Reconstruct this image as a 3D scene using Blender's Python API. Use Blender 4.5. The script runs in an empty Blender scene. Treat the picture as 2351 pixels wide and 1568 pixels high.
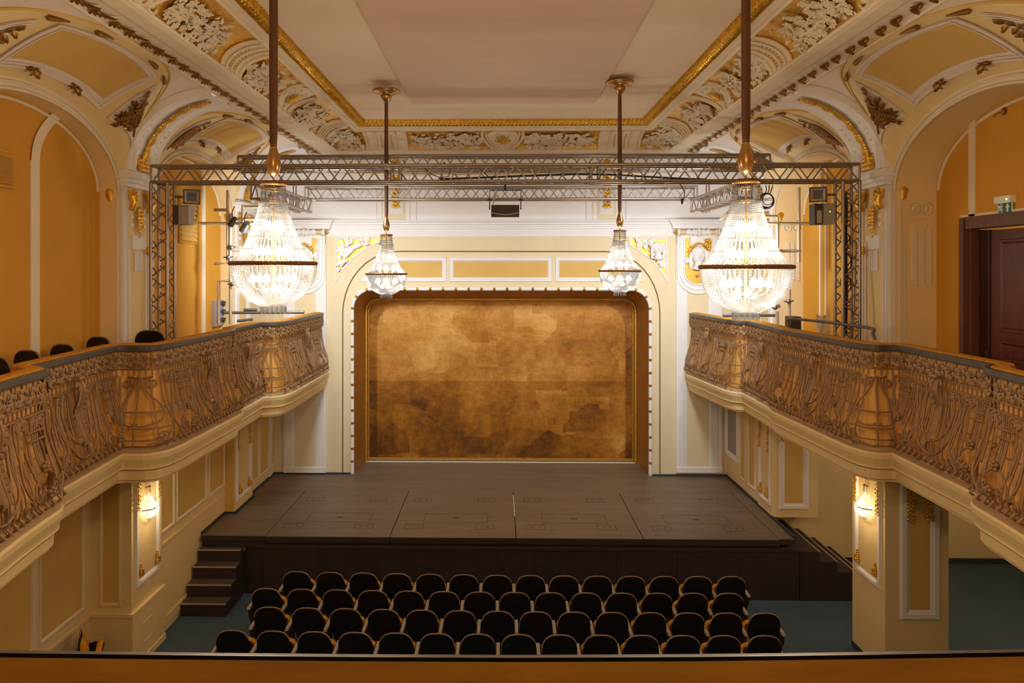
import bpy, math, random
from mathutils import Vector, Matrix
random.seed(7)
PI = math.pi
sc = bpy.context.scene
COL = sc.collection
# ------------------------------------------------------------------ camera
F = 1567.33; TH = 0.0185; XP = 1150 - F*math.tan(TH); YH = 622.0; HC = 5.75
CO, SI = math.cos(TH), math.sin(TH)
cam = bpy.data.cameras.new('camera'); camo = bpy.data.objects.new('camera', cam); COL.objects.link(camo)
camo.location = (0, 0, HC); camo.rotation_euler = (PI/2, 0, TH)
cam.sensor_width = 36; cam.sensor_fit = 'HORIZONTAL'; cam.lens = F*36/2351
cam.shift_x = (1175.5-XP)/2351; cam.shift_y = -(784-YH)/2351
cam.clip_start = 0.05
sc.camera = camo

def P(x, y, X=None, Y=None, Z=None):
    a = (x-XP)/F; b = -(y-YH)/F
    d = (-SI+a*CO, CO+a*SI, b)
    t = X/d[0] if X is not None else (Y/d[1] if Y is not None else (Z-HC)/d[2])
    return Vector((d[0]*t, d[1]*t, HC+d[2]*t))

# ------------------------------------------------------------------ mesh builder
class MB:
    def __init__(s): s.v = []; s.f = []; s.m = []; s.s = []
    def add(s, vs, fs, mi=0, sm=False):
        b = len(s.v); s.v += [tuple(v) for v in vs]
        for f in fs:
            s.f.append(tuple(b+i for i in f)); s.m.append(mi); s.s.append(sm)
    def box(s, a, b, mi=0, T=None):
        x0, y0, z0 = a; x1, y1, z1 = b
        vs = [(x0,y0,z0),(x1,y0,z0),(x1,y1,z0),(x0,y1,z0),(x0,y0,z1),(x1,y0,z1),(x1,y1,z1),(x0,y1,z1)]
        if T: vs = [T(*v) for v in vs]
        s.add(vs, [(0,3,2,1),(4,5,6,7),(0,1,5,4),(1,2,6,5),(2,3,7,6),(3,0,4,7)], mi)
    def quad(s, a, b, c, d, mi=0): s.add([a,b,c,d], [(0,1,2,3)], mi)
    def poly(s, pts, mi=0): s.add(pts, [tuple(range(len(pts)))], mi)
    def prism(s, pts, vec, mi=0, sm=False):
        n = len(pts); v = Vector(vec); P2 = [Vector(p) for p in pts]
        s.add(P2+[p+v for p in P2], [tuple(range(n))[::-1], tuple(range(n, 2*n))], mi)
        s.add(P2+[p+v for p in P2], [(i,(i+1)%n,n+(i+1)%n,n+i) for i in range(n)], mi, sm)
    def tube(s, pts, r, n=6, mi=0, closed=False, sm=True, cap=True, flat=1.0):
        pts = [Vector(p) for p in pts]; N = len(pts)
        if N < 2: return
        rs = r if isinstance(r, (list, tuple)) else [r]*N
        vs = []; up = None
        for i, p in enumerate(pts):
            if closed: t = pts[(i+1) % N]-pts[i-1]
            else: t = pts[min(i+1, N-1)]-pts[max(i-1, 0)]
            if t.length < 1e-9: t = Vector((0,0,1))
            t.normalize()
            if up is None:
                up = Vector((0,0,1)) if abs(t.z) < .9 else Vector((1,0,0))
            u = t.cross(up)
            if u.length < 1e-6: u = t.cross(Vector((0.3,1,0.2)))
            u.normalize(); w = u.cross(t); w.normalize(); up = w
            for k in range(n):
                a = 2*PI*k/n + PI/n
                vs.append(p+(u*math.cos(a)+w*math.sin(a)*flat)*rs[i])
        fs = []
        for i in range(N if closed else N-1):
            j = (i+1) % N
            for k in range(n):
                l = (k+1) % n
                fs.append((i*n+k, i*n+l, j*n+l, j*n+k))
        s.add(vs, fs, mi, sm)
        if cap and not closed:
            s.add(vs[:n], [tuple(range(n))[::-1]], mi); s.add(vs[-n:], [tuple(range(n))], mi)
    def lathe(s, prof, c, n=24, mi=0, sm=True, a0=0, a1=2*PI, T=None):
        c = Vector(c); full = abs(a1-a0-2*PI) < 1e-6; m = n if full else n+1
        vs = []
        for (r, z) in prof:
            for k in range(m):
                a = a0+(a1-a0)*k/n
                p = (r*math.cos(a), r*math.sin(a), z)
                vs.append(c+(Vector(T(*p)) if T else Vector(p)))
        fs = []
        for i in range(len(prof)-1):
            for k in range(n):
                l = (k+1) % m
                fs.append((i*m+k, i*m+l, (i+1)*m+l, (i+1)*m+k))
        s.add(vs, fs, mi, sm)
    def ball(s, c, r, nu=8, nv=5, mi=0, sm=True):
        if not isinstance(r, (tuple, list)): r = (r, r, r)
        c = Vector(c); vs = [c+Vector((0,0,-r[2]))]
        for i in range(1, nv):
            a = -PI/2+PI*i/nv
            for k in range(nu):
                b = 2*PI*k/nu
                vs.append(c+Vector((r[0]*math.cos(a)*math.cos(b), r[1]*math.cos(a)*math.sin(b), r[2]*math.sin(a))))
        vs.append(c+Vector((0,0,r[2])))
        fs = [(0, 1+(k+1) % nu, 1+k) for k in range(nu)]
        for i in range(nv-2):
            for k in range(nu):
                l = (k+1) % nu
                fs.append((1+i*nu+k, 1+i*nu+l, 1+(i+1)*nu+l, 1+(i+1)*nu+k))
        e = len(vs)-1; b0 = 1+(nv-2)*nu
        fs += [(b0+k, b0+(k+1) % nu, e) for k in range(nu)]
        s.add(vs, fs, mi, sm)
    def octa(s, c, rx, rz, mi=0):
        x, y, z = c
        s.add([(x+rx,y,z),(x,y+rx,z),(x-rx,y,z),(x,y-rx,z),(x,y,z+rz),(x,y,z-rz)],
              [(0,1,4),(1,2,4),(2,3,4),(3,0,4),(1,0,5),(2,1,5),(3,2,5),(0,3,5)], mi)
    def grid(s, fn, us, vs_, mi=0, sm=True):
        pts = [fn(u, v) for u in us for v in vs_]; m = len(vs_)
        fs = [(i*m+j, i*m+j+1, (i+1)*m+j+1, (i+1)*m+j) for i in range(len(us)-1) for j in range(m-1)]
        s.add(pts, fs, mi, sm)
    def leaf(s, base, d, nrm, L, W, mi=0, curl=.12):
        base = Vector(base); d = Vector(d).normalized(); n = Vector(nrm).normalized()
        w = d.cross(n)
        if w.length < 1e-6: w = d.orthogonal()
        w.normalize(); n = w.cross(d)
        q = [base, base+d*L*.35+w*W*.5+n*L*curl*.4, base+d*L*.35+n*L*curl, base+d*L*.35-w*W*.5+n*L*curl*.4,
             base+d*L*.75+w*W*.32+n*L*curl*.6, base+d*L*.75+n*L*curl*1.3, base+d*L*.75-w*W*.32+n*L*curl*.6, base+d*L+n*L*curl*.2]
        s.add(q, [(0,1,2),(0,2,3),(1,4,5,2),(3,2,5,6),(4,7,5),(6,5,7)], mi, True)
    def frame(s, T, u0, v0, u1, v1, w, d, mi=0, bev=.4):
        """picture-frame moulding: outer rect u0..u1,v0..v1, face width w, depth d, bevelled"""
        def ring(i, n):
            return [T(u0+i, v0+i, n), T(u1-i, v0+i, n), T(u1-i, v1-i, n), T(u0+i, v1-i, n)]
        rs = [ring(0, 0), ring(w*bev*.4, d), ring(w*(1-bev), d), ring(w, d*.15)]
        vs = sum(rs, []); fs = []
        for k in range(len(rs)-1):
            for i in range(4):
                j = (i+1) % 4
                fs.append((k*4+i, k*4+j, (k+1)*4+j, (k+1)*4+i))
        s.add(vs, fs, mi)
    def panel(s, T, u0, v0, u1, v1, n, mi=0):
        s.quad(T(u0,v0,n), T(u1,v0,n), T(u1,v1,n), T(u0,v1,n), mi)
    def sweep(s, path, prof, out=1, mi=0, closed=False, sm=False, capends=True):
        """plan path [(x,y)], profile [(d,z)], d measured to the right of travel *out"""
        N = len(path); pts = [Vector((p[0], p[1])) for p in path]; offs = miters(pts, out, closed)
        m = len(prof)
        vs = [(pts[i].x+offs[i].x*d, pts[i].y+offs[i].y*d, z) for i in range(N) for (d, z) in prof]
        fs = []
        for i in range(N if closed else N-1):
            j = (i+1) % N
            fs += [(i*m+k, j*m+k, j*m+k+1, i*m+k+1) for k in range(m-1)]
        s.add(vs, fs, mi, sm)
        if capends and not closed:
            s.add(vs[:m], [tuple(range(m))], mi); s.add(vs[-m:], [tuple(range(m))[::-1]], mi)
    def build(s, name, mats, parent=None, loc=None):
        me = bpy.data.meshes.new(name)
        off = Vector((0,0,0))
        if parent is not None: off = parent.get('_w') and Vector(parent['_w']) or Vector((0,0,0))
        if loc is not None: off = Vector(loc)
        me.from_pydata([tuple(Vector(v)-off) for v in s.v], [], s.f)
        if not isinstance(mats, (list, tuple)): mats = [mats]
        for m in mats: me.materials.append(m)
        me.polygons.foreach_set('material_index', s.m)
        me.polygons.foreach_set('use_smooth', s.s)
        me.update()
        o = bpy.data.objects.new(name, me); COL.objects.link(o)
        if parent is not None: o.parent = parent
        elif loc is not None: o.location = off
        return o

def crom(pts, k=4):
    P_ = [Vector(p) for p in pts]; o = []
    for i in range(len(P_)-1):
        a, b, c, d = P_[max(i-1,0)], P_[i], P_[i+1], P_[min(i+2,len(P_)-1)]
        for j in range(k):
            t = j/k; o.append(.5*((2*b)+(c-a)*t+(2*a-5*b+4*c-d)*t*t+(3*b-a-3*c+d)*t**3))
    o.append(P_[-1]); return o
def miters(pts, out=1, closed=False):
    N = len(pts); offs = []
    for i in range(N):
        a = pts[i-1] if (i > 0 or closed) else None
        b = pts[(i+1) % N] if (i < N-1 or closed) else None
        d1 = (pts[i]-a).normalized() if a is not None else None
        d2 = (b-pts[i]).normalized() if b is not None else None
        n1 = Vector((d1.y, -d1.x)) if d1 is not None else None
        n2 = Vector((d2.y, -d2.x)) if d2 is not None else None
        if n1 is None: o = n2
        elif n2 is None: o = n1
        else:
            h = (n1+n2)
            if h.length < 1e-4: o = n1
            else:
                h.normalize(); o = h/max(.45, h.dot(n1))
        offs.append(o*out)
    return offs

def tag(o, label=None, cat=None, group=None, kind=None):
    if label: o['label'] = label
    if cat: o['category'] = cat
    if group: o['group'] = group
    if kind: o['kind'] = kind
    return o
WPOS = {}
def thing(name, label, cat, loc=(0,0,0), group=None):
    o = bpy.data.objects.new(name, None); COL.objects.link(o); o.location = loc
    o.empty_display_size = .1
    WPOS[o.name] = Vector(loc)
    return tag(o, label, cat, group)
def part(name, mb, mats, parent, world=True):
    """child mesh; mesh coordinates given in world space when world=True, else local to the parent"""
    loc = (0,0,0)
    if world:
        q = parent; acc = Vector((0,0,0))
        while q is not None: acc += WPOS.get(q.name, Vector((0,0,0))); q = q.parent
        loc = acc
    me_o = mb.build(name, mats, loc=loc); me_o.location = (0,0,0); me_o.parent = parent
    return me_o
def struct(name, mb, mats):
    o = mb.build(name, mats); o['kind'] = 'structure'; return o
def solo(name, mb, mats, label, cat, loc=None, group=None):
    return tag(mb.build(name, mats, loc=loc), label, cat, group)
def copy_tree(o, parent=None):
    c = o.copy(); COL.objects.link(c)
    if parent is not None: c.parent = parent
    for ch in list(KIDS(o)): copy_tree(ch, c)
    return c
def KIDS(o): return [x for x in bpy.data.objects if x.parent == o]

# ------------------------------------------------------------------ materials
def srgb(r, g, b):
    f = lambda c: (c/255/12.92) if c/255 <= .04045 else ((c/255+.055)/1.055)**2.4
    return (f(r), f(g), f(b), 1)
def mat(name, col, rough=.6, metal=0, var=0.0, vscale=3.0, bump=0.0, bscale=40.0, spec=.5, stretch=None, emit=None):
    m = bpy.data.materials.new(name); m.use_nodes = True
    nt = m.node_tree; b = nt.nodes['Principled BSDF']
    b.inputs['Base Color'].default_value = col; b.inputs['Roughness'].default_value = rough
    b.inputs['Metallic'].default_value = metal; b.inputs['Specular IOR Level'].default_value = spec
    N, L = nt.nodes.new, nt.links.new
    tc = N('ShaderNodeTexCoord'); src = tc.outputs['Object']
    if stretch:
        mp = N('ShaderNodeMapping'); mp.inputs['Scale'].default_value = stretch
        L(src, mp.inputs['Vector']); src = mp.outputs['Vector']
    if var > 0:
        n = N('ShaderNodeTexNoise'); n.inputs['Scale'].default_value = vscale; n.inputs['Detail'].default_value = 6
        L(src, n.inputs['Vector'])
        r = N('ShaderNodeValToRGB')
        lo = tuple(c*(1-var) for c in col[:3])+(1,); hi = tuple(min(1, c*(1+var)) for c in col[:3])+(1,)
        r.color_ramp.elements[0].color = lo; r.color_ramp.elements[1].color = hi
        r.color_ramp.elements[0].position = .3; r.color_ramp.elements[1].position = .7
        L(n.outputs['Fac'], r.inputs['Fac']); L(r.outputs['Color'], b.inputs['Base Color'])
    if bump > 0:
        n2 = N('ShaderNodeTexNoise'); n2.inputs['Scale'].default_value = bscale; n2.inputs['Detail'].default_value = 4
        L(src, n2.inputs['Vector'])
        bp = N('ShaderNodeBump'); bp.inputs['Strength'].default_value = bump; bp.inputs['Distance'].default_value = .02
        L(n2.outputs['Fac'], bp.inputs['Height']); L(bp.outputs['Normal'], b.inputs['Normal'])
    if emit:
        b.inputs['Emission Color'].default_value = emit[0]; b.inputs['Emission Strength'].default_value = emit[1]
        m.cycles.emission_sampling = 'NONE'
    return m
M = {}
M['cream'] = mat('cream plaster', srgb(236,209,152), .75, var=.03, vscale=2, bump=.08, bscale=60)
M['panel'] = mat('ochre panel plaster', srgb(217,178,98), .75, var=.04, vscale=2.5, bump=.08, bscale=60)
M['ochre'] = mat('deep ochre plaster', srgb(210,150,44), .8, var=.05, vscale=1.5, bump=.08, bscale=60)
M['white'] = mat('white plaster', srgb(238,234,230), .65, var=.02, vscale=4, bump=.05, bscale=60)
M['ivory'] = mat('ivory plaster', srgb(232,216,188), .65, var=.03, vscale=4, bump=.06, bscale=50)
M['ceil'] = mat('warm ceiling paint', srgb(234,216,190), .85, var=.02, vscale=.8)
M['sheet'] = mat('pinkish ceiling sheet', srgb(222,194,174), .85, var=.03, vscale=.7, stretch=(1,4,1))
M['webwhite'] = mat('pale vault plaster', srgb(236,222,208), .8, var=.02, vscale=1)
M['gold'] = mat('gilding', srgb(232,178,64), .32, .7, var=.25, vscale=14, bump=.25, bscale=50)
M['goldflat'] = mat('gilded ground', srgb(222,172,74), .38, .7, var=.2, vscale=9, bump=.3, bscale=30, stretch=(1,1,3))
M['oldgold'] = mat('aged gilding', srgb(150,104,38), .42, .7, var=.25, vscale=18, bump=.2, bscale=60)
M['iron'] = mat('bronzed wrought iron', srgb(158,122,84), .5, .15, var=.15, vscale=12)
M['board'] = mat('orange brown boarding', srgb(246,186,100), .55, var=.12, vscale=3, stretch=(6,6,.5))
M['slate'] = mat('dark slate rail', srgb(84,80,78), .38, var=.12, vscale=10)
M['velvet'] = mat('amber velvet', srgb(206,140,4), .9, var=.22, vscale=16, bump=.3, bscale=160)
M['creamb'] = mat('pale cream plaster', srgb(230,213,174), .75, var=.03, vscale=2, bump=.06, bscale=60)
M['velvetd'] = mat('dark amber velvet', srgb(126,84,4), .95, var=.2, vscale=5, bump=.3, bscale=160, stretch=(.5,2,1), spec=.1)  # darker copy of the amber velvet, for the front ledge
M['ledge'] = mat('ledge plaster', srgb(196,168,130), .75, var=.1, vscale=8)
M['black'] = mat('black lacquer plywood', srgb(10,9,9), .55, var=.1, vscale=8)
M['rim'] = mat('pale plywood edge', srgb(150,126,104), .5, var=.12, vscale=20)  # lighter rim along the top of the black seat backs
M['armgrey'] = mat('grey arm pad', srgb(176,164,146), .5, var=.1, vscale=30)
M['darkwood'] = mat('dark brown wood', srgb(58,38,28), .4, var=.2, vscale=8, stretch=(1,1,.2))
M['deck'] = None
M['apron'] = mat('dark brown stage front', srgb(52,40,40), .6, var=.12, vscale=3)
M['tread'] = mat('dark stair tread', srgb(84,72,64), .6, var=.1, vscale=6)
M['nosing'] = mat('pale metal nosing', srgb(224,205,180), .3, .6)
M['carpet'] = mat('teal grey carpet', srgb(66,86,102), .95, var=.08, vscale=1.2, bump=.2, bscale=300)
M['skirt'] = mat('dark carpet skirting', srgb(50,62,68), .9, var=.05)
M['alu'] = mat('aluminium truss', srgb(160,146,132), .34, .75, var=.06, vscale=6)
M['pipe'] = mat('cream painted pipe', srgb(205,185,152), .5, var=.05, vscale=6)
M['steel'] = mat('grey steel pipe', srgb(140,142,146), .35, .7)
M['grey'] = mat('grey enamel', srgb(160,150,140), .5)
M['dgrey'] = mat('dark grey enamel', srgb(70,62,56), .45)
M['cable'] = mat('black cable', srgb(28,26,26), .5)
M['redcable'] = mat('maroon strap', srgb(110,40,44), .6)
M['rod'] = mat('brown fabric sleeve', srgb(104,68,44), .6, .1, var=.15, vscale=20, stretch=(1,1,.1))
M['brass'] = mat('brass', srgb(190,148,90), .3, .9, var=.08, vscale=8)
M['bronze'] = mat('dark bronze band', srgb(150,108,62), .4, .7, var=.15, vscale=40)
M['mahog'] = mat('mahogany', srgb(92,42,34), .35, var=.25, vscale=5, stretch=(4,4,.4))
M['mahogd'] = mat('dark mahogany', srgb(64,32,26), .35, var=.2, vscale=5, stretch=(4,4,.4))
M['mahogf'] = mat('mahogany frame', srgb(104,66,54), .35, var=.15, vscale=5, stretch=(4,4,.4))
M['signgreen'] = mat('sign green', srgb(10,120,92), .4)
M['signwhite'] = mat('sign white', srgb(235,235,228), .4)
M['warn'] = mat('warning yellow', srgb(226,172,30), .4)
M['blue'] = mat('blue plastic', srgb(36,70,140), .4)
M['redp'] = mat('red plastic', srgb(190,60,40), .4)
M['led'] = mat('green led', srgb(120,230,40), .4, emit=((.4,1,.1,1), 3))
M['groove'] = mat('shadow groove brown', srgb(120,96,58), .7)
M['reveal'] = mat('old gold proscenium reveal', srgb(176,124,52), .5, .25, var=.1, vscale=2)
M['glassd'] = mat('dark lamp glass', srgb(30,28,30), .08)
M['reflector'] = mat('lamp reflector', srgb(205,200,190), .4, .7, var=.2, vscale=25)
M['bulb'] = mat('lit candle bulb', (1,.93,.8,1), .3, emit=((1,.86,.62,1), 16))
M['bulbw'] = mat('lit sconce bulb', (1,.9,.7,1), .3, emit=((1,.78,.45,1), 14))

def crystal(nm, k):
    m = bpy.data.materials.new(nm); m.use_nodes = True
    nt = m.node_tree; nt.nodes.clear(); N, L = nt.nodes.new, nt.links.new
    out = N('ShaderNodeOutputMaterial'); tr = N('ShaderNodeBsdfTransparent'); gl = N('ShaderNodeBsdfGlossy')
    tl = N('ShaderNodeBsdfTranslucent'); df = N('ShaderNodeBsdfDiffuse')
    gl.inputs['Roughness'].default_value = .12; gl.inputs['Color'].default_value = tuple(min(1,k*c) for c in (.7,.73,.8))+(1,)
    tl.inputs['Color'].default_value = tuple(k*c for c in (.36,.39,.44))+(1,); df.inputs['Color'].default_value = tuple(k*c for c in (.27,.30,.35))+(1,)
    tr.inputs['Color'].default_value = (.96,.95,.95,1)
    a = N('ShaderNodeMixShader'); b = N('ShaderNodeMixShader'); c = N('ShaderNodeMixShader')
    a.inputs[0].default_value = .35; L(tl.outputs[0], a.inputs[1]); L(df.outputs[0], a.inputs[2])
    b.inputs[0].default_value = .4; L(a.outputs[0], b.inputs[1]); L(gl.outputs[0], b.inputs[2])
    c.inputs[0].default_value = .5; L(tr.outputs[0], c.inputs[1]); L(b.outputs[0], c.inputs[2])
    L(c.outputs[0], out.inputs[0]); return m
M['crystal'] = crystal('cut crystal', .6); M['crystalw'] = crystal('wall lamp crystal', 1.6)

def deckmat():
    m = mat('worn brown stage boards', srgb(116,98,80), .42, var=.12, vscale=1.4, stretch=(.35,4,1), spec=.4)
    nt = m.node_tree; b = nt.nodes['Principled BSDF']; N, L = nt.nodes.new, nt.links.new
    tc = N('ShaderNodeTexCoord'); mp = N('ShaderNodeMapping'); mp.inputs['Scale'].default_value = (.6, 12, 1)
    w = N('ShaderNodeTexNoise'); w.inputs['Scale'].default_value = 3; w.inputs['Detail'].default_value = 8; w.inputs['Roughness'].default_value = .7
    L(tc.outputs['Object'], mp.inputs['Vector']); L(mp.outputs['Vector'], w.inputs['Vector'])
    r = N('ShaderNodeMapRange'); r.inputs['From Min'].default_value = .35; r.inputs['From Max'].default_value = .6
    r.inputs['To Min'].default_value = .3; r.inputs['To Max'].default_value = .55
    L(w.outputs['Fac'], r.inputs['Value']); L(r.outputs['Result'], b.inputs['Roughness'])
    return m
M['deck'] = deckmat()

def curtainmat():
    m = mat('old gold leaf canvas', srgb(170,110,30), .5, .35)
    nt = m.node_tree; b = nt.nodes['Principled BSDF']; N, L = nt.nodes.new, nt.links.new
    tc = N('ShaderNodeTexCoord')
    def noise(scale, st, det=6, rough=.6):
        mp = N('ShaderNodeMapping'); mp.inputs['Scale'].default_value = st
        n = N('ShaderNodeTexNoise'); n.inputs['Scale'].default_value = scale; n.inputs['Detail'].default_value = det; n.inputs['Roughness'].default_value = rough
        L(tc.outputs['Object'], mp.inputs['Vector']); L(mp.outputs['Vector'], n.inputs['Vector']); return n.outputs['Fac']
    def vor(scale, st):
        mp = N('ShaderNodeMapping'); mp.inputs['Scale'].default_value = st
        n = N('ShaderNodeTexVoronoi'); n.distance = 'CHEBYCHEV'; n.inputs['Scale'].default_value = scale
        L(tc.outputs['Object'], mp.inputs['Vector']); L(mp.outputs['Vector'], n.inputs['Vector'])
        sp = N('ShaderNodeSeparateColor'); L(n.outputs['Color'], sp.inputs[0]); return sp.outputs[0]
    def mth(op, a, bb=None, cc=None):
        n = N('ShaderNodeMath'); n.operation = op
        for k, v in enumerate((a, bb, cc)):
            if v is None: continue
            if isinstance(v, (int, float)): n.inputs[k].default_value = v
            else: L(v, n.inputs[k])
        return n.outputs[0]
    n1 = noise(.55, (1,1,1), 3); n2 = noise(5, (1.0,1,1.2), 8, .75); n3 = noise(14, (3,1,.25), 5); n4 = noise(16, (.25,1,3), 5)
    v1 = vor(1.1, (1,1,1.3))
    x = mth('MULTIPLY_ADD', n1, 1.3, -.65)
    y = mth('MULTIPLY_ADD', n2, .75, -.375)
    z = mth('MULTIPLY_ADD', n3, .3, -.15); z2 = mth('MULTIPLY_ADD', n4, .3, -.15)
    v = mth('MULTIPLY_ADD', v1, .26, -.13)
    t = mth('ADD', mth('ADD', mth('ADD', x, y), mth('ADD', z, z2)), mth('ADD', v, .5))
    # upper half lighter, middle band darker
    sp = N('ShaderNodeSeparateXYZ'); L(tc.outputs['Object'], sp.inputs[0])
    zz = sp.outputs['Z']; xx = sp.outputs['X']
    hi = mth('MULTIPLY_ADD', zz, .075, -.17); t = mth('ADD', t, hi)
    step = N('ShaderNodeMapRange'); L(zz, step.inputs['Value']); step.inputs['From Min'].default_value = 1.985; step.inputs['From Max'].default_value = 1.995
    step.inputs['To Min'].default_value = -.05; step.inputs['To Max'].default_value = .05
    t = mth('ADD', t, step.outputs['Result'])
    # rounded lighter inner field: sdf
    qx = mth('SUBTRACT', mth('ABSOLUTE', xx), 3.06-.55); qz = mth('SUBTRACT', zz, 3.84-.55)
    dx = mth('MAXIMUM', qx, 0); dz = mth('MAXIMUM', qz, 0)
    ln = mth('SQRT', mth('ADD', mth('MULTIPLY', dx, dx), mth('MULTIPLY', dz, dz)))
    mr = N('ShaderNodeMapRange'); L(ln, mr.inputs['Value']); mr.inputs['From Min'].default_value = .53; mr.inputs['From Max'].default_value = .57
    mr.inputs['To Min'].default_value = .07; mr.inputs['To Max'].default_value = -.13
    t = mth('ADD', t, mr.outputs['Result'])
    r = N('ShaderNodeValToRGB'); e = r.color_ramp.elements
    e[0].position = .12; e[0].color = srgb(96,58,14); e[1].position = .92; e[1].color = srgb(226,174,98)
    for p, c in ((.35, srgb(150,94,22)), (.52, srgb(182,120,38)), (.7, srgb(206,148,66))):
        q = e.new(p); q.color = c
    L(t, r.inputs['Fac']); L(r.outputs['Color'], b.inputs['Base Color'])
    bp = N('ShaderNodeBump'); bp.inputs['Strength'].default_value = .25; bp.inputs['Distance'].default_value = .01
    L(n2, bp.inputs['Height']); L(bp.outputs['Normal'], b.inputs['Normal'])
    return m
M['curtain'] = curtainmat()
# local frames  (u, v, n) -> world
def TL(X): return lambda u, v, n: (X+n, u, v)       # left wall, u=Y v=Z n into the hall
def TR(X): return lambda u, v, n: (X-n, u, v)       # right wall
def TB(Y): return lambda u, v, n: (u, Y-n, v)       # faces the camera, u=X v=Z
# ================================================================== SETTING
ZS = 1.05; YW = 15.76; YC = 16.83
AX = .04                                   # hall axis
trim_n = [0]
def trim(mb, mats):
    trim_n[0] += 1
    return struct('trim_%d' % trim_n[0], mb, mats)
# ---- floor
m = MB(); m.box((-8,-4,-.1),(11,16,0)); struct('floor', m, M['carpet'])
# ---- back wall with the proscenium opening
def bw(x, y): return P(x, y, Y=YW)
def arc(cx, cz, r, a0, a1, n=8, rz=None):
    return [(cx+r*math.cos(a0+(a1-a0)*i/n), cz+(rz or r)*math.sin(a0+(a1-a0)*i/n)) for i in range(n+1)]
oL, oR = bw(813,900).x, bw(1489,900).x; oT = bw(1150,666.5).z; oR_ = .42
def opening(xl, xr, zt, r, n=8):
    return ([(xl, ZS)]+arc(xl+r, zt-r, r, PI, PI/2, n)+arc(xr-r, zt-r, r, PI/2, 0, n)+[(xr, ZS)])
inn = opening(oL, oR, oT, oR_)
m = MB()
ol = [(-7.2,ZS)]+inn+[(7.2,ZS),(7.2,6.55),(-7.2,6.55)]
m.poly([(x,YW,z) for x,z in ol][::-1], 0)
m.quad((-7.2,YW,6.55),(7.2,YW,6.55),(7.2,YW,9.2),(-7.2,YW,9.2),1)
struct('wall_back', m, [M['creamb'], M['white']])
# proscenium: gold reveal
fL, fR, fT = P(839,900,Y=YC).x, P(1461,900,Y=YC).x, P(1150,685.5,Y=YC).z
o1 = opening(oL, oR, oT, oR_); o2 = opening(fL, fR, fT, .3)
m = MB(); n = len(o1)
m.add([(x,YW+.01,z) for x,z in o1]+[(x,YC-.05,z) for x,z in o2], [(i,i+1,n+i+1,n+i) for i in range(n-1)], 0, False)
trim(m, M['reveal'])
m = MB(); o3 = opening(fL+.09, fR-.09, fT-.05, .22)
m.tube([(x,YC-.06,z) for x,z in opening(fL+.03, fR-.03, fT-.015, .28)], .035, 6)
m.tube([(x,YC-.02,z) for x,z in opening(fL+.085, fR-.085, fT-.055, .24)], .02, 6)
trim(m, M['goldflat'])
# safety curtain
m = MB(); cz = opening(fL+.07, fR-.07, fT-.04, .2)
m.poly([(x,YC,z+.03 if z <= ZS else z) for x,z in cz])
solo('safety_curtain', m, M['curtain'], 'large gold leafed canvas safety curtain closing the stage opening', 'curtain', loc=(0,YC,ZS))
m = MB(); m.box((fL+.07,YC-.03,ZS+.01),(fR-.07,YC-.015,ZS+.035),0); m.box((fL+.07,YC-.035,ZS+.035),(fR-.07,YC-.02,ZS+.10),1)
trim(m, [M['steel'], M['goldflat']])
m = MB(); m.box((-8,YC+.01,ZS),(8,YC+.06,8)); struct('wall_back_upstage', m, M['reveal'])
# white bead with gold rings round the opening
bead = opening(oL-.035, oR+.035, oT+.03, oR_+.03, 12)
L = [0]
for a, b in zip(bead, bead[1:]): L.append(L[-1]+math.dist(a, b))
def along(poly, L, s):
    for i in range(len(L)-1):
        if s <= L[i+1]+1e-9:
            t = (s-L[i])/(L[i+1]-L[i]); return (poly[i][0]+(poly[i+1][0]-poly[i][0])*t, poly[i][1]+(poly[i+1][1]-poly[i][1])*t)
    return poly[-1]
N = 51; st = L[-1]/N
mw, mg = MB(), MB()
for i in range(N):
    s0, s1 = i*st+.03, (i+1)*st-.03
    mw.tube([(along(bead,L,s0+(s1-s0)*k/3)[0], YW-.03, along(bead,L,s0+(s1-s0)*k/3)[1]) for k in range(4)], .043, 8, 0)
    if i:
        for dz in (-.02, 0, .02):
            q = along(bead, L, i*st+dz); q2 = along(bead, L, i*st+dz+.012)
            mg.tube([(q[0],YW-.03,q[1]),(q2[0],YW-.03,q2[1])], .036, 8, 0)
trim(mw, M['white']); trim(mg, M['gold'])
# groove line
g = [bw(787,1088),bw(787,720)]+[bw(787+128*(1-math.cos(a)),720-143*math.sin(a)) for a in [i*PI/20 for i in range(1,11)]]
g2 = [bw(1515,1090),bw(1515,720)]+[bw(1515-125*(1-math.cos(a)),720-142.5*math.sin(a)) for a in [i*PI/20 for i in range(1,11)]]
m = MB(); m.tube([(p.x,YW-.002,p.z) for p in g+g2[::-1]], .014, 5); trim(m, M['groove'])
# three over-door panels and spandrels
def polyframe(mb, pts, w, d, Y, mi_f=0, mi_p=None, pd=.004):
    """pts (x,z) CCW; mitred frame of width w standing d proud, optional infill"""
    N = len(pts); V = [Vector(p) for p in pts]
    ar = sum(V[i].x*V[(i+1)%N].y-V[(i+1)%N].x*V[i].y for i in range(N))
    if ar < 0: V = V[::-1]
    offs = miters(V, -1, True)
    def ring(k, n): return [(V[i].x+offs[i].x*k, Y-n, V[i].y+offs[i].y*k) for i in range(N)]
    rs = [ring(0,0), ring(w*.15,d), ring(w*.55,d*.8), ring(w*.7,d*.95), ring(w,.004)]
    vs = sum(rs, []); fs = []
    for k in range(4):
        for i in range(N):
            j = (i+1) % N
            fs.append((k*N+i,k*N+j,(k+1)*N+j,(k+1)*N+i))
    mb.add(vs, fs, mi_f)
    if mi_p is not None: mb.add(ring(w,pd), [tuple(range(N))], mi_p)
    return [(V[i].x+offs[i].x*w, V[i].y+offs[i].y*w) for i in range(N)]
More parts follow.
